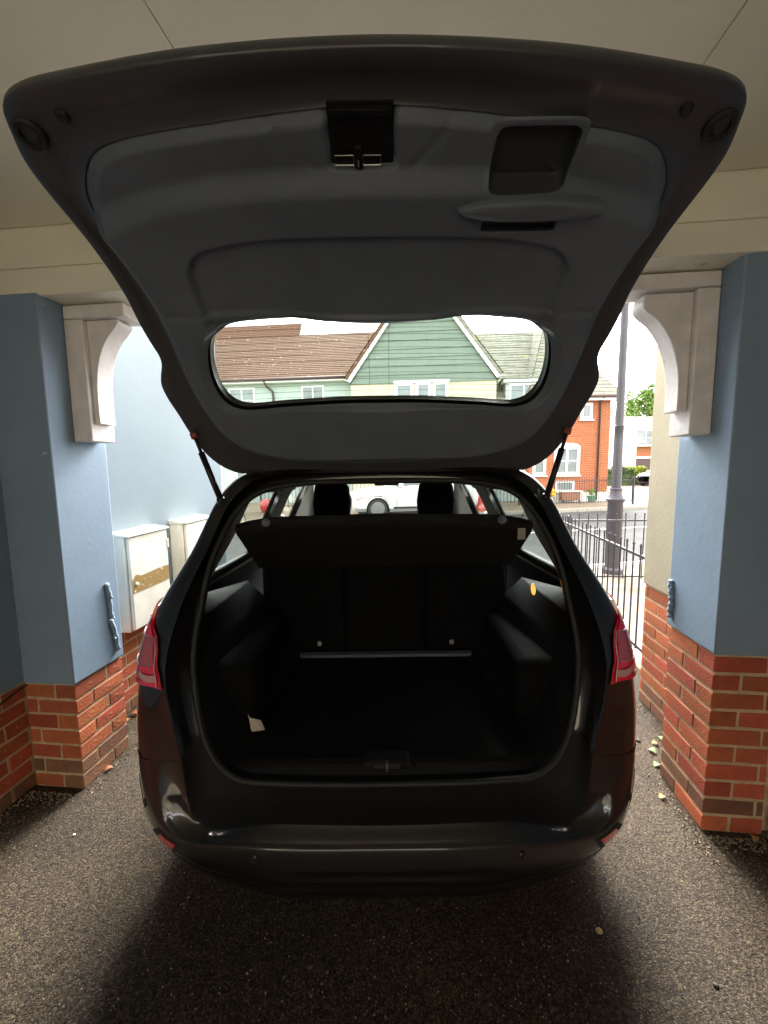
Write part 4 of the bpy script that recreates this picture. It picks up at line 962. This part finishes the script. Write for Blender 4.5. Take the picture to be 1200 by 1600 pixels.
# green gabled house
g = thing('gabled_house', 'cream house with green boarded gable and three white windows', 'house', Bp(-.2, 17.5), -TH)
gx0 = -.2; L_, R_ = -3.2 - gx0, 2.72 - gx0; apx = (-.28 - gx0); apz = 9.15
MB().box(L_, R_, 0, 6, -.1, 4.93).build('wall', M_creamh, g)
MB().prism([(L_, 4.95), (R_, 4.95), (apx, apz - .15)], .03, 6.5).build('gable_wall', M_mint, g)
zb = 4.93; hb = .335; k = 0
while zb < apz - .4:
    z1_ = zb + hb; f0 = (zb - 4.95) / (apz - 4.95); f1 = (z1_ - 4.95) / (apz - 4.95)
    l0, l1 = L_ + (apx - L_) * max(0, f0), L_ + (apx - L_) * f1; r0, r1 = R_ + (apx - R_) * max(0, f0), R_ + (apx - R_) * f1
    MB().add([(l0, -.045, zb), (r0, -.045, zb), (r1, -.012, z1_ + .02), (l1, -.012, z1_ + .02), (l0, .01, zb), (r0, .01, zb), (r1, .02, z1_ + .02), (l1, .02, z1_ + .02)],
             [(0, 1, 2, 3), (4, 7, 6, 5), (0, 4, 5, 1), (1, 5, 6, 2), (2, 6, 7, 3), (3, 7, 4, 0)]).build('weatherboard', M_green, g)
    zb = z1_; k += 1
for sx, ex in ((L_ - .22, -1), (R_ + .22, 1)):
    d = np.array([apx - sx, apz - 5.02 + .12]); d /= np.linalg.norm(d); nn = np.array([-d[1], d[0]]) * (-1 if ex > 0 else 1) * .22
    nn = nn if nn[1] < 0 else -nn
    a, b = (sx, 5.10), (apx, apz + .22)
    MB().prism([a, b, (b[0] + 0, b[1] - .30), (a[0] + nn[0] * .4 * 0 + (.22 if ex < 0 else -.22), a[1] - .10)], -.16, -.06).build('bargeboard', M_upvc, g)
    q = [(sx, -.2, 5.16), (sx, 6.5, 5.16), (apx, 6.5, apz + .28), (apx, -.2, apz + .28)]
    tile_roof(g, q, 22, M_tileg if ex > 0 else M_tileb)
window(g, -1.36 - gx0, -.62 - gx0, 3.75, 4.93, 0, 1, 2, fw_=.10); window(g, -.50 - gx0, .10 - gx0, 3.75, 4.93, 0, 1, 2, fw_=.10); window(g, .20 - gx0, .80 - gx0, 3.75, 4.93, 0, 1, 2, fw_=.10)
MB().box(-1.42 - gx0, .86 - gx0, -.05, -.032, 4.93, 5.02).build('lintel_board', M_upvc, g)
window(g, -1.2 - gx0, .4 - gx0, .9, 2.2, 0, 3, 2)
MB().box(1.3 - gx0, 2.2 - gx0, -.03, .01, 0, 2.1).build('door', M_pipe, g)

# grey roofed house between gable and brick house
h3 = thing('terraced_house', 'house with mossy grey tiled roof and small white dormer right of the green gable', 'house', Bp(4.6, W0), -TH)
o3 = 4.6
MB().box(2.6 - o3, 4.6 - o3, .0, 6, -.1, 4.35).build('wall', M_mint, h3)
tile_roof(h3, [(2.0 - o3, -.3, 4.15), (4.75 - o3, -.3, 4.15), (6.3 - o3, 4.0, 8.07), (1.9 - o3, 4.0, 8.07)], 26, M_tileg)
dm_ = MB().box(3.12 - o3, 4.55 - o3, -.30, 1.6, 3.85, 4.86).build('dormer', M_mint, h3)
MB().box(3.02 - o3, 4.70 - o3, -.40, 1.9, 4.86, 4.97).build('dormer_fascia', M_upvc, dm_)
MB().box(2.98 - o3, 4.74 - o3, -.44, 2.0, 4.973, 5.03).build('dormer_roof', M_tileg, dm_)
window(h3, 3.25 - o3, 4.42 - o3, 3.98, 4.80, -.305, 2, 1, fw_=.08)
for k in range(1): window(h3, 3.0 + k * 1.7 - o3, 4.0 + k * 1.7 - o3, 1.0, 2.2, 0, 2, 2)

# orange brick house
bh = thing('brick_house', 'bright orange brick house with hipped grey roof and white windows', 'house', (6.03, 17.05, 0), R(-1.0)); bh.scale = (.975, .975, .975)
MB().box(-.1, 3.18, 0, 6.5, .42, 4.33).build('wall', M_fbrick, bh)
MB().box(-.12, 3.20, -.03, 6.5, -.1, .42).build('rendered_plinth', M_whiteh, bh)
tile_roof(bh, [(-.30, -.35, 4.33), (3.50, -.35, 4.33), (1.45, 2.7, 8.2), (1.35, 2.7, 8.2)], 24, M_tileg)
tile_roof(bh, [(-.30, 6.8, 4.33), (-.30, -.35, 4.33), (1.35, 2.7, 8.2), (1.35, 4.2, 8.2)], 24, M_tileg)
tile_roof(bh, [(3.50, -.35, 4.33), (3.50, 6.8, 4.33), (1.45, 4.2, 8.2), (1.45, 2.7, 8.2)], 24, M_tileg)
MB().box(-.2, 3.40, -.30, -.02, 4.16, 4.27).build('soffit_board', M_upvc, bh)
MB().tube([(-.3, -.38, 4.30), (3.52, -.38, 4.30)], .055, 8).build('gutter', M_pipe, bh, smooth=True)
MB().tube([(2.72, -.33, 4.28), (2.72, -.06, 4.10), (2.72, -.06, .1)], .04, 8).build('downpipe', M_pipe, bh, smooth=True)
window(bh, .92, 1.98, 1.15, 2.32, 0, 2, 2, fw_=.11, proud=.06)
mb = MB(); mb.prism([(.92, 2.32), (1.98, 2.32), (1.85, 2.42), (1.45, 2.47), (1.05, 2.42)], -.06, .02); mb.build('arched_head', M_upvc, bh)
window(bh, 1.95, 2.43, 3.42, 4.08, 0, 1, 1, fw_=.10); window(bh, .05, .60, 1.15, 2.32, 0, 1, 2, fw_=.10)
window(bh, 1.02, 1.78, .46, .90, -.035, 1, 1, fw_=.06)
for k in range(12):      # soldier bricks over the arched window
    u = .90 + k * .094; o = MB().box(u, u + .082, -.012, .0, 2.44 + .03 * math.sin(PI * k / 11), 2.66 + .03 * math.sin(PI * k / 11)).build('brick', M_brick, bh)
nb = thing('notice_board', 'low brown panelled box on legs before the brick house', 'notice board', (7.15, 16.6, -.01), 0)
MB().box(0, .72, 0, .30, .12, .46).build('box', mat('brown_panel', (.26, .12, .07), .7, var=.2), nb, bevel=.01); MB().box(-.04, .80, -.04, .34, .46, .50).build('top', M_whiteh, nb)
for x in (.0, .66): MB().box(x, x + .06, -.01, .05, 0, .12).build('leg', M_rail, nb)
def planter(label, x, y, m, r=.18, h=.25, lm=None, group='plants in the brick house garden'):
    t = thing('potted_plant', label, 'plant', (x, y, -.01), 0, group)
    MB().lathe([(r * .7, 0), (r * .95, h), (r, h), (r, h + .02), (r * .85, h + .02)], (0, 0, 0), 14).build('pot', m, t, smooth=True, angle=40)
    leaves(t, (0, 0, h + .16), (r * 1.2, r * 1.2, .2), 160, .05, lm or M_leaf)
def leaves(parent, c, rad, n, size, m, name='foliage', clumps=9):
    mb = MB(); rs = np.random.RandomState(int(abs(c[0] * 100)) + n); cl = rs.normal(size=(clumps, 3)); cl /= np.linalg.norm(cl, axis=1)[:, None]; cl *= rs.uniform(.25, .75, (clumps, 1)); cl *= np.array(rad)
    for i in range(n):
        k = rs.randint(clumps); d = rs.normal(size=3); d /= np.linalg.norm(d); p = np.array(c) + cl[k] + d * np.array(rad) * rs.uniform(.25, .5)
        a = rs.normal(size=3); a /= np.linalg.norm(a); b = np.cross(a, d + .01); b /= np.linalg.norm(b) + 1e-9; s = size * rs.uniform(.6, 1.3)
        mb.add([p - a * s, p + b * s * .55, p + a * s, p - b * s * .55], [(0, 1, 2, 3)])
    return mb.build(name, m, parent, fixn=False)
planter('yellow flowering potted plant left in the garden', 6.8, 16.7, M_kerb, lm=mat('yellow_petals', (.75, .50, .02), .7))
planter('yellow green potted plant by the drainpipe', 9.05, 17.2, M_kerb, lm=M_leaf2, r=.2)
planter('plant in green pot between box and drainpipe', 8.5, 17.0, mat('green_pot', (.08, .19, .12), .5), lm=M_leaf, r=.19)

# white house, grey roof house, chimney, tree beyond
def Yb(u, w_, y): return (u, w_, y)
wh = thing('house', 'white rendered house with sloping gable beyond the brick house', 'house', (19.5, 36, -.13))
MB().prism([(-6, 0), (2.2, 0), (2.2, 3.4), (-.1, 6.15), (-6, 6.15)], 0, 7).build('wall', M_whiteh, wh)
MB().prism([(2.45, 3.45), (2.3, 3.25), (-.35, 6.25), (-.35, 6.5)], -.25, 7.2).build('verge_board', M_upvc, wh)
window(wh, .45, 1.1, 2.75, 3.65, 0, 1, 2, fw_=.06)
gh = thing('house', 'red brick house with grey roof at the far end of the street', 'house', (29, 44, -.13))
MB().box(-7, 12, 0, 7, 0, 3.9).build('wall', M_fbrick, gh)
tile_roof(gh, [(-7.5, -.4, 3.85), (12.5, -.4, 3.85), (12.5, 4, 6.9), (-7.5, 4, 6.9)], 14, M_tileg)
MB().box(-4.2, -2.0, -.6, 0, 3.75, 4.0).build('soffit_board', M_upvc, gh)
window(gh, -2.9, .2, 3.45, 5.1, -.5, 3, 2, fw_=.1); MB().box(-2.7, 0, -.2, 0, .1, 2.15).build('garage_door', M_pipe, gh); MB().box(-3.0, .3, -.25, 0, 2.15, 2.35).build('lintel_board', M_upvc, gh)
cs = thing('chimney_stack', 'tan chimney block rising behind the white house', 'chimney', (21.9, 43.5, 0))
MB().box(-.9, -.15, 0, .8, 0, 9.2).build('stack', mat('tan_chimney', (.42, .33, .2), .8, var=.3), cs)
for x in (-.7, -.35): MB().lathe([(.12, 9.2), (.1, 9.6), (.13, 9.62)], (x, .4, 0), 10).build('chimney_pot', M_brick, cs)
MB().box(.05, .5, .1, .7, 0, 8.6).build('stack', mat('tan_chimney2', (.5, .42, .27), .8, var=.3), cs)

def tree(label, x, y, h, r, seed, lm=M_leaf, n=5200, size=.30):
    t = thing('tree', label, 'tree', (x, y, -.13), 0, 'trees beyond the far houses')
    rs = np.random.RandomState(seed); mb = MB(); mb.tube([(0, 0, 0), (.1, 0, h * .3), (.05, .1, h * .55), (.1, 0, h * .85)], [.35, .26, .18, .05], 8)
    for k in range(9):
        a = k * 2.4; z = h * (.35 + .05 * k); mb.tube([(.05, 0, z), (r * .4 * math.cos(a), r * .4 * math.sin(a), z + h * .12), (r * .75 * math.cos(a), r * .75 * math.sin(a), z + h * .2)], [.12, .07, .02], 6)
    mb.build('trunk', M_bark, t, smooth=True)
    mb = MB(); nc = 34; C = rs.normal(size=(nc, 3)); C /= np.linalg.norm(C, axis=1)[:, None]; C *= (rs.uniform(.3, 1, (nc, 1)) ** .5); C = C * (r * .85, r * .85, h * .30) + (0, 0, h * .64)
    rc = rs.uniform(.18, .34, nc) * r
    for i in range(n):
        k = rs.randint(nc); d = rs.normal(size=3); d /= np.linalg.norm(d); p = C[k] + d * rc[k] * rs.uniform(.6, 1.1)
        a = rs.normal(size=3); a /= np.linalg.norm(a); b = np.cross(a, d + .01); b /= np.linalg.norm(b) + 1e-9; s = size * rs.uniform(.5, 1.2)
        mb.add([p - a * s, p + b * s * .5, p + a * s, p - b * s * .5], [(0, 1, 2, 3)])
    mb.build('crown', lm, t, fixn=False)
tree('leafy green tree rising above the far grey roof', 34.5, 54, 13.2, 4.8, 3, n=6500)
tree('second green tree farther right behind the far houses', 43, 58, 12.5, 5, 5, n=4000)
def hedge(label, x0, x1, y, h, m, seed, d=.9):
    t = thing('hedge', label, 'hedge', ((x0 + x1) / 2, y, -.1), 0, 'hedges along the side street'); L = (x1 - x0) / 2
    mb = MB(); rs = np.random.RandomState(seed)
    for i in range(2600):
        p = np.array([rs.uniform(-L, L), rs.uniform(-d / 2, d / 2), 0]); top = h * (.82 + .16 * math.sin(p[0] * 2.3 + seed) + .06 * math.sin(p[0] * 7)); p[2] = top * rs.uniform(0.05, 1) ** .5
        a = rs.normal(size=3); a /= np.linalg.norm(a); b = np.cross(a, rs.normal(size=3)); b /= np.linalg.norm(b); s = rs.uniform(.05, .11)
        mb.add([p - a * s, p + b * s * .6, p + a * s, p - b * s * .6], [(0, 1, 2, 3)])
    mb.build('foliage', m, t, fixn=False); MB().box(-L * .96, L * .96, -d * .38, d * .38, 0, h * .62).build('branches', M_leaf3, t)
hedge('dark green hedge beside the white house', 15.2, 17.6, 29.6, 1.5, M_leaf3, 1)
hedge('yellow green hedge beside the dark parked car', 17.4, 19.4, 30.2, 1.45, M_leaf2, 2)

# ------------------------------------------------------------------ cars outside
def small_car(label, loc, rz, paint, L=3.95, Wd=1.70, Hh_=1.46):
    t = thing('parked_car', label, 'car', loc, rz, 'cars parked along the street')
    # side profile stations: x, z_sill, z_belt, z_top, half width at belt, half width at top
    st = [(-.50, .30, .62, .66, .60, .52), (-.485, .24, .70, .76, .74, .62), (-.44, .22, .76, .84, .82, .66), (-.36, .21, .82, .91, .845, .68), (-.27, .20, .86, .97, .85, .70),
          (-.21, .20, .88, 1.06, .85, .68), (-.12, .20, .90, 1.30, .85, .62), (-.05, .20, .91, 1.42, .85, .59), (.08, .20, .92, 1.46, .85, .58), (.22, .20, .94, 1.44, .85, .58),
          (.34, .20, .96, 1.38, .84, .57), (.41, .22, .97, 1.28, .82, .57), (.465, .26, .96, 1.08, .78, .60), (.49, .30, .90, .96, .72, .58), (.50, .36, .70, .76, .64, .54)]
    st = crom(st, 10); secs = []
    for (x, zs, zb_, zt, wb, wt) in st:
        zt = zt * Hh_ / 1.46
        secs.append([(x * L, 0, zs), (x * L, wb * .86, zs), (x * L, wb * .99, zs + .10), (x * L, wb * 1.01, (zs + zb_) / 2 + .05), (x * L, wb, zb_ - .04), (x * L, wb * .965, zb_), (x * L, wb * .5 + wt * .5, zb_ * .45 + zt * .55),
                     (x * L, wt, zt - .05), (x * L, wt * .86, zt - .012), (x * L, wt * .4, zt), (x * L, 0, zt + .004)])
    Gc = np.array([np.stack([np.interp(np.linspace(0, 10, 41), np.arange(11), np.array(q)[:, c]) for c in range(3)], 1) for q in secs]); ax = (-.31 * L, .31 * L)
    def glz(i, j):
        if i + 1 >= len(st): return False
        x = st[i][0]; hgt = st[i][3] - st[i][2]; j = j / 4
        side = 5.2 < j < 6.9 and -.175 < x < .40 and hgt > .16 and not (.045 < x < .075)
        ws = j >= 8 and -.215 < x < -.075; bk = j >= 8 and .375 < x < .465
        return side or ws or bk
    def arch(i, j):
        p = Gc[i, j]; return j < 20 and p[1] > .5 and any((p[0] - a) ** 2 + (p[2] - .30) ** 2 < .36 ** 2 for a in ax)
    for nm, m_, kf in (('body', paint, lambda i, j: not glz(i, j) and not arch(i, j)), ('windows', M_cglass, glz)):
        mb = MB()
        for s in (1, -1): mb.grid(Gc * (1, s, 1), kf)
        mb.build(nm, m_, t, smooth=True, angle=40)
    for a in ax:
        for s in (1, -1):
            wt_ = wheel(t, 0, 0, s, r=.31, wd=.19, seg=24); wt_.rotation_euler = (0, 0, R(90)); wt_.location = (a, s * .73, .31)
            if s == -1 or True:
                mb = MB(); mb.tube([(a + .355 * math.cos(q), s * .85, .30 + .355 * math.sin(q)) for q in np.linspace(0, PI, 20)], .02, 6); mb.build('wheel_arch_trim', paint, t, smooth=True)
            mb = MB(); mb.grid(np.array([[(a + .37 * math.cos(q), s * x, .30 + .37 * math.sin(q)) for x in (.5, .84)] for q in np.linspace(-.1, PI + .1, 16)])); mb.build('arch_liner', M_darkgap, t)
    for s in (1, -1):
        MB().prism([(-.475 * L, .62), (-.40 * L, .74), (-.41 * L, .66), (-.47 * L, .56)], s * .70, s * .835).build('headlight', M_clear, t, bevel=.01)
        MB().prism([(.478 * L, .95), (.495 * L, .93), (.497 * L, .72), (.475 * L, .72)], s * .62, s * .80).build('tail_lamp', M_red, t, bevel=.01)
        MB().box(-.155 * L, -.12 * L, min(s * .86, s * 1.0), max(s * .86, s * 1.0), .93, 1.06).build('door_mirror', paint, t, bevel=.03)
        MB().box(-.02 * L, .03 * L, min(s * .855, s * .875), max(s * .855, s * .875), .80, .825).build('door_handle', paint, t, bevel=.005)
        MB().box(-.19 * L, .40 * L, min(s * .845, s * .862), max(s * .845, s * .862), .30, .36).build('sill_trim', M_blackpl, t, bevel=.005)
        MB().tube([tuple(np.array((x * L, s * .862, z))) for x, z in ((-.165, .25), (-.165, .90))], .004, 4).build('door_seam', M_darkgap, t)
        MB().tube([tuple(np.array((x * L, s * .862, z))) for x, z in ((.06, .25), (.06, .92))], .004, 4).build('door_seam', M_darkgap, t)
    MB().box(-.14 * L, .42 * L, -.60, .60, .5, .9).build('interior', M_darkgap, t)
    MB().box(-.45 * L, .46 * L, -.68, .68, .16, .28).build('underbody', M_darkgap, t)
    return t
small_car('white hatchback across the road seen through the black car', (.90, 13.3, 0), R(9), M_wcar, L=3.95)
small_car('dark hatchback parked in the side street by the hedge', (19.35, 28.6, -.006), R(25), M_dcar)
rbn = thing('garden_tub', 'small round red tub on the verge seen through the left rear side window', 'tub', (-4.15, 14.6, .0))
MB().lathe([(.14, 0), (.20, .10), (.22, .28), (.18, .40), (.10, .46), (.02, .48)], (0, 0, 0), 20).build('tub', M_rcar, rbn, smooth=True)
pbx = thing('post_box', 'red post box seen through the right rear side window', 'post box', (3.25, 14.3, 0))
MB().lathe([(.24, 0), (.24, .12), (.20, .14), (.20, 1.25), (.23, 1.27), (.23, 1.36), (.12, 1.46), (.02, 1.48)], (0, 0, 0), 20).build('pillar_box', M_rcar, pbx, smooth=True, angle=40)

# ------------------------------------------------------------------ litter
def leaf(name, label, x, y, col, size, group, rz=0.):
    mb = MB(); n = 7; v = []
    for i in range(n + 1):
        t_ = i / n; wd = size * .42 * math.sin(PI * min(1, t_ * .95 + .05)) ** .8 * (1 + .25 * math.sin(i * 2.6)); z = .004 + size * .16 * math.sin(t_ * PI) 
        v += [(t_ * size, -wd, z + wd * .5), (t_ * size, 0, z), (t_ * size, wd, z + wd * .4)]
    f = [(i * 3 + k, i * 3 + k + 1, i * 3 + k + 4, i * 3 + k + 3) for i in range(n) for k in (0, 1)]
    mb.add(v, f); o = mb.build(name, mat('leaf_%s' % name + '%d' % int(col[0] * 100), col, .7, var=.3, scale=40), None, smooth=True); o.location = (x, y, 0.0); o.rotation_euler = (0, 0, rz); tag(o, label, 'leaf', group); return o
LG = 'leaves fallen on the driveway'
GREEN, RUST, OCH = (.20, .30, .12), (.35, .10, .03), (.5, .30, .10)
for lab, px, py, col, sz, rz in (('green leaf nearest the right brick pillar', 1022, 1198, GREEN, .038, .4), ('green leaf second along from the right brick pillar', 1026, 1178, GREEN, .042, 2.2), ('small green leaf farthest along the right brick base', 1033, 1157, GREEN, .032, 1.2),
    ('rusty leaf against the right brick base', 1028, 1163, OCH, .034, 3.), ('faint rusty leaf on the ground before the right pillar', 1030, 1248, OCH, .034, .3), ('red brown leaf at the foot of the left pillar', 163, 1206, RUST, .04, .8),
    ('rusty leaf by the far left brick base', 203, 1118, RUST, .06, .2), ('ochre leaf beside the rusty one left of the car', 199, 1128, OCH, .034, 1.9), ('dead leaf at the right pillar foot', 1150, 1300, RUST, .05, 2.6), ('dry leaf in the right corner', 1180, 1316, OCH, .034, .9)):
    r_ = _fw + _rt * (px - 600) / FPX + _up * (800 - py) / FPX; p = np.array([0, 0, EYE]) + r_ * (-EYE / r_[2])
    leaf('fallen_leaf', lab, p[0], p[1], col, sz, LG, rz)
def pebble(label, px, py, r, m, sq=.5):
    r_ = _fw + _rt * (px - 600) / FPX + _up * (800 - py) / FPX; p = np.array([0, 0, EYE]) + r_ * (-EYE / r_[2])
    bm = bmesh.new(); bmesh.ops.create_icosphere(bm, subdivisions=2, radius=r)
    for v in bm.verts: v.co *= random.uniform(.88, 1.1); v.co.z *= sq
    me = bpy.data.meshes.new('pebble'); bm.to_mesh(me); bm.free(); me.materials.append(m); me.polygons.foreach_set('use_smooth', [True] * len(me.polygons))
    o = link('pebble', me); o.location = (p[0], p[1], r * sq * .8); tag(o, label, 'stone', 'loose bits on the driveway')
pebble('small ochre pebble on the ground right of the car shadow', 936, 1456, .011, mat('ochre_stone', (.55, .36, .14), .6))
pebble('tiny white stone left of the car', 116, 1305, .006, mat('white_stone', (.7, .68, .6), .6))
pebble('dark lump on the drive beside the right brick base', 997, 1158, .013, mat('dark_lump', (.05, .04, .03), .8))
pebble('dark speck near the lower right corner', 1118, 1540, .008, mat('dark_lump', (.05, .04, .03), .8))
# loose chippings, uncountable
mb = MB(); rs = np.random.RandomState(4)
for i in range(5200):
    u, w_ = rs.uniform(-1.95, 1.4), rs.uniform(.25, 3.3) ; x, y, _ = Bp(u, w_)
    if y < .3: continue
    s = rs.uniform(.0018, .0042); q = rs.normal(size=(4, 3)) * .25 + np.array([(1, 0, -.3), (-.5, .85, -.3), (-.5, -.85, -.3), (0, 0, .8)]); q = q * s + (x, y, .0015)
    mb.add(q, [(0, 1, 2), (0, 3, 1), (1, 3, 2), (2, 3, 0)])
for (u0, w0_, u1, w1_, n_) in ((1.15, 1.6, 1.17, 2.1, 260), (-1.69, 1.7, -1.69, 2.1, 200), (-1.93, 2.1, -1.93, 3.6, 300), (1.39, 2.1, 1.39, 2.9, 200), (-1.96, .6, -1.96, 1.7, 260), (1.18, 1.74, 1.40, 1.74, 200), (-1.95, 1.7, -1.7, 1.7, 160)):
    for i in range(n_):
        t_ = rs.rand(); sp_ = abs(rs.normal()) * .035; u = u0 + (u1 - u0) * t_ + sp_ * (1 if u0 < 0 else -1) * (1 if w0_ != w1_ else 0); w_ = w0_ + (w1_ - w0_) * t_ - (sp_ if w0_ == w1_ else 0)
        x, y, _ = Bp(u, w_); s = rs.uniform(.002, .006); q = rs.normal(size=(4, 3)) * .3 + np.array([(1, 0, -.3), (-.5, .85, -.3), (-.5, -.85, -.3), (0, 0, .8)]); mb.add(q * s + (x, y, .002), [(0, 1, 2), (0, 3, 1), (1, 3, 2), (2, 3, 0)])
ch = mb.build('loose_chippings', mat('chipping_stone', (.42, .34, .25), .7, col2=(.2, .15, .1), scale=60), None, fixn=False); struct(ch, 'stuff')
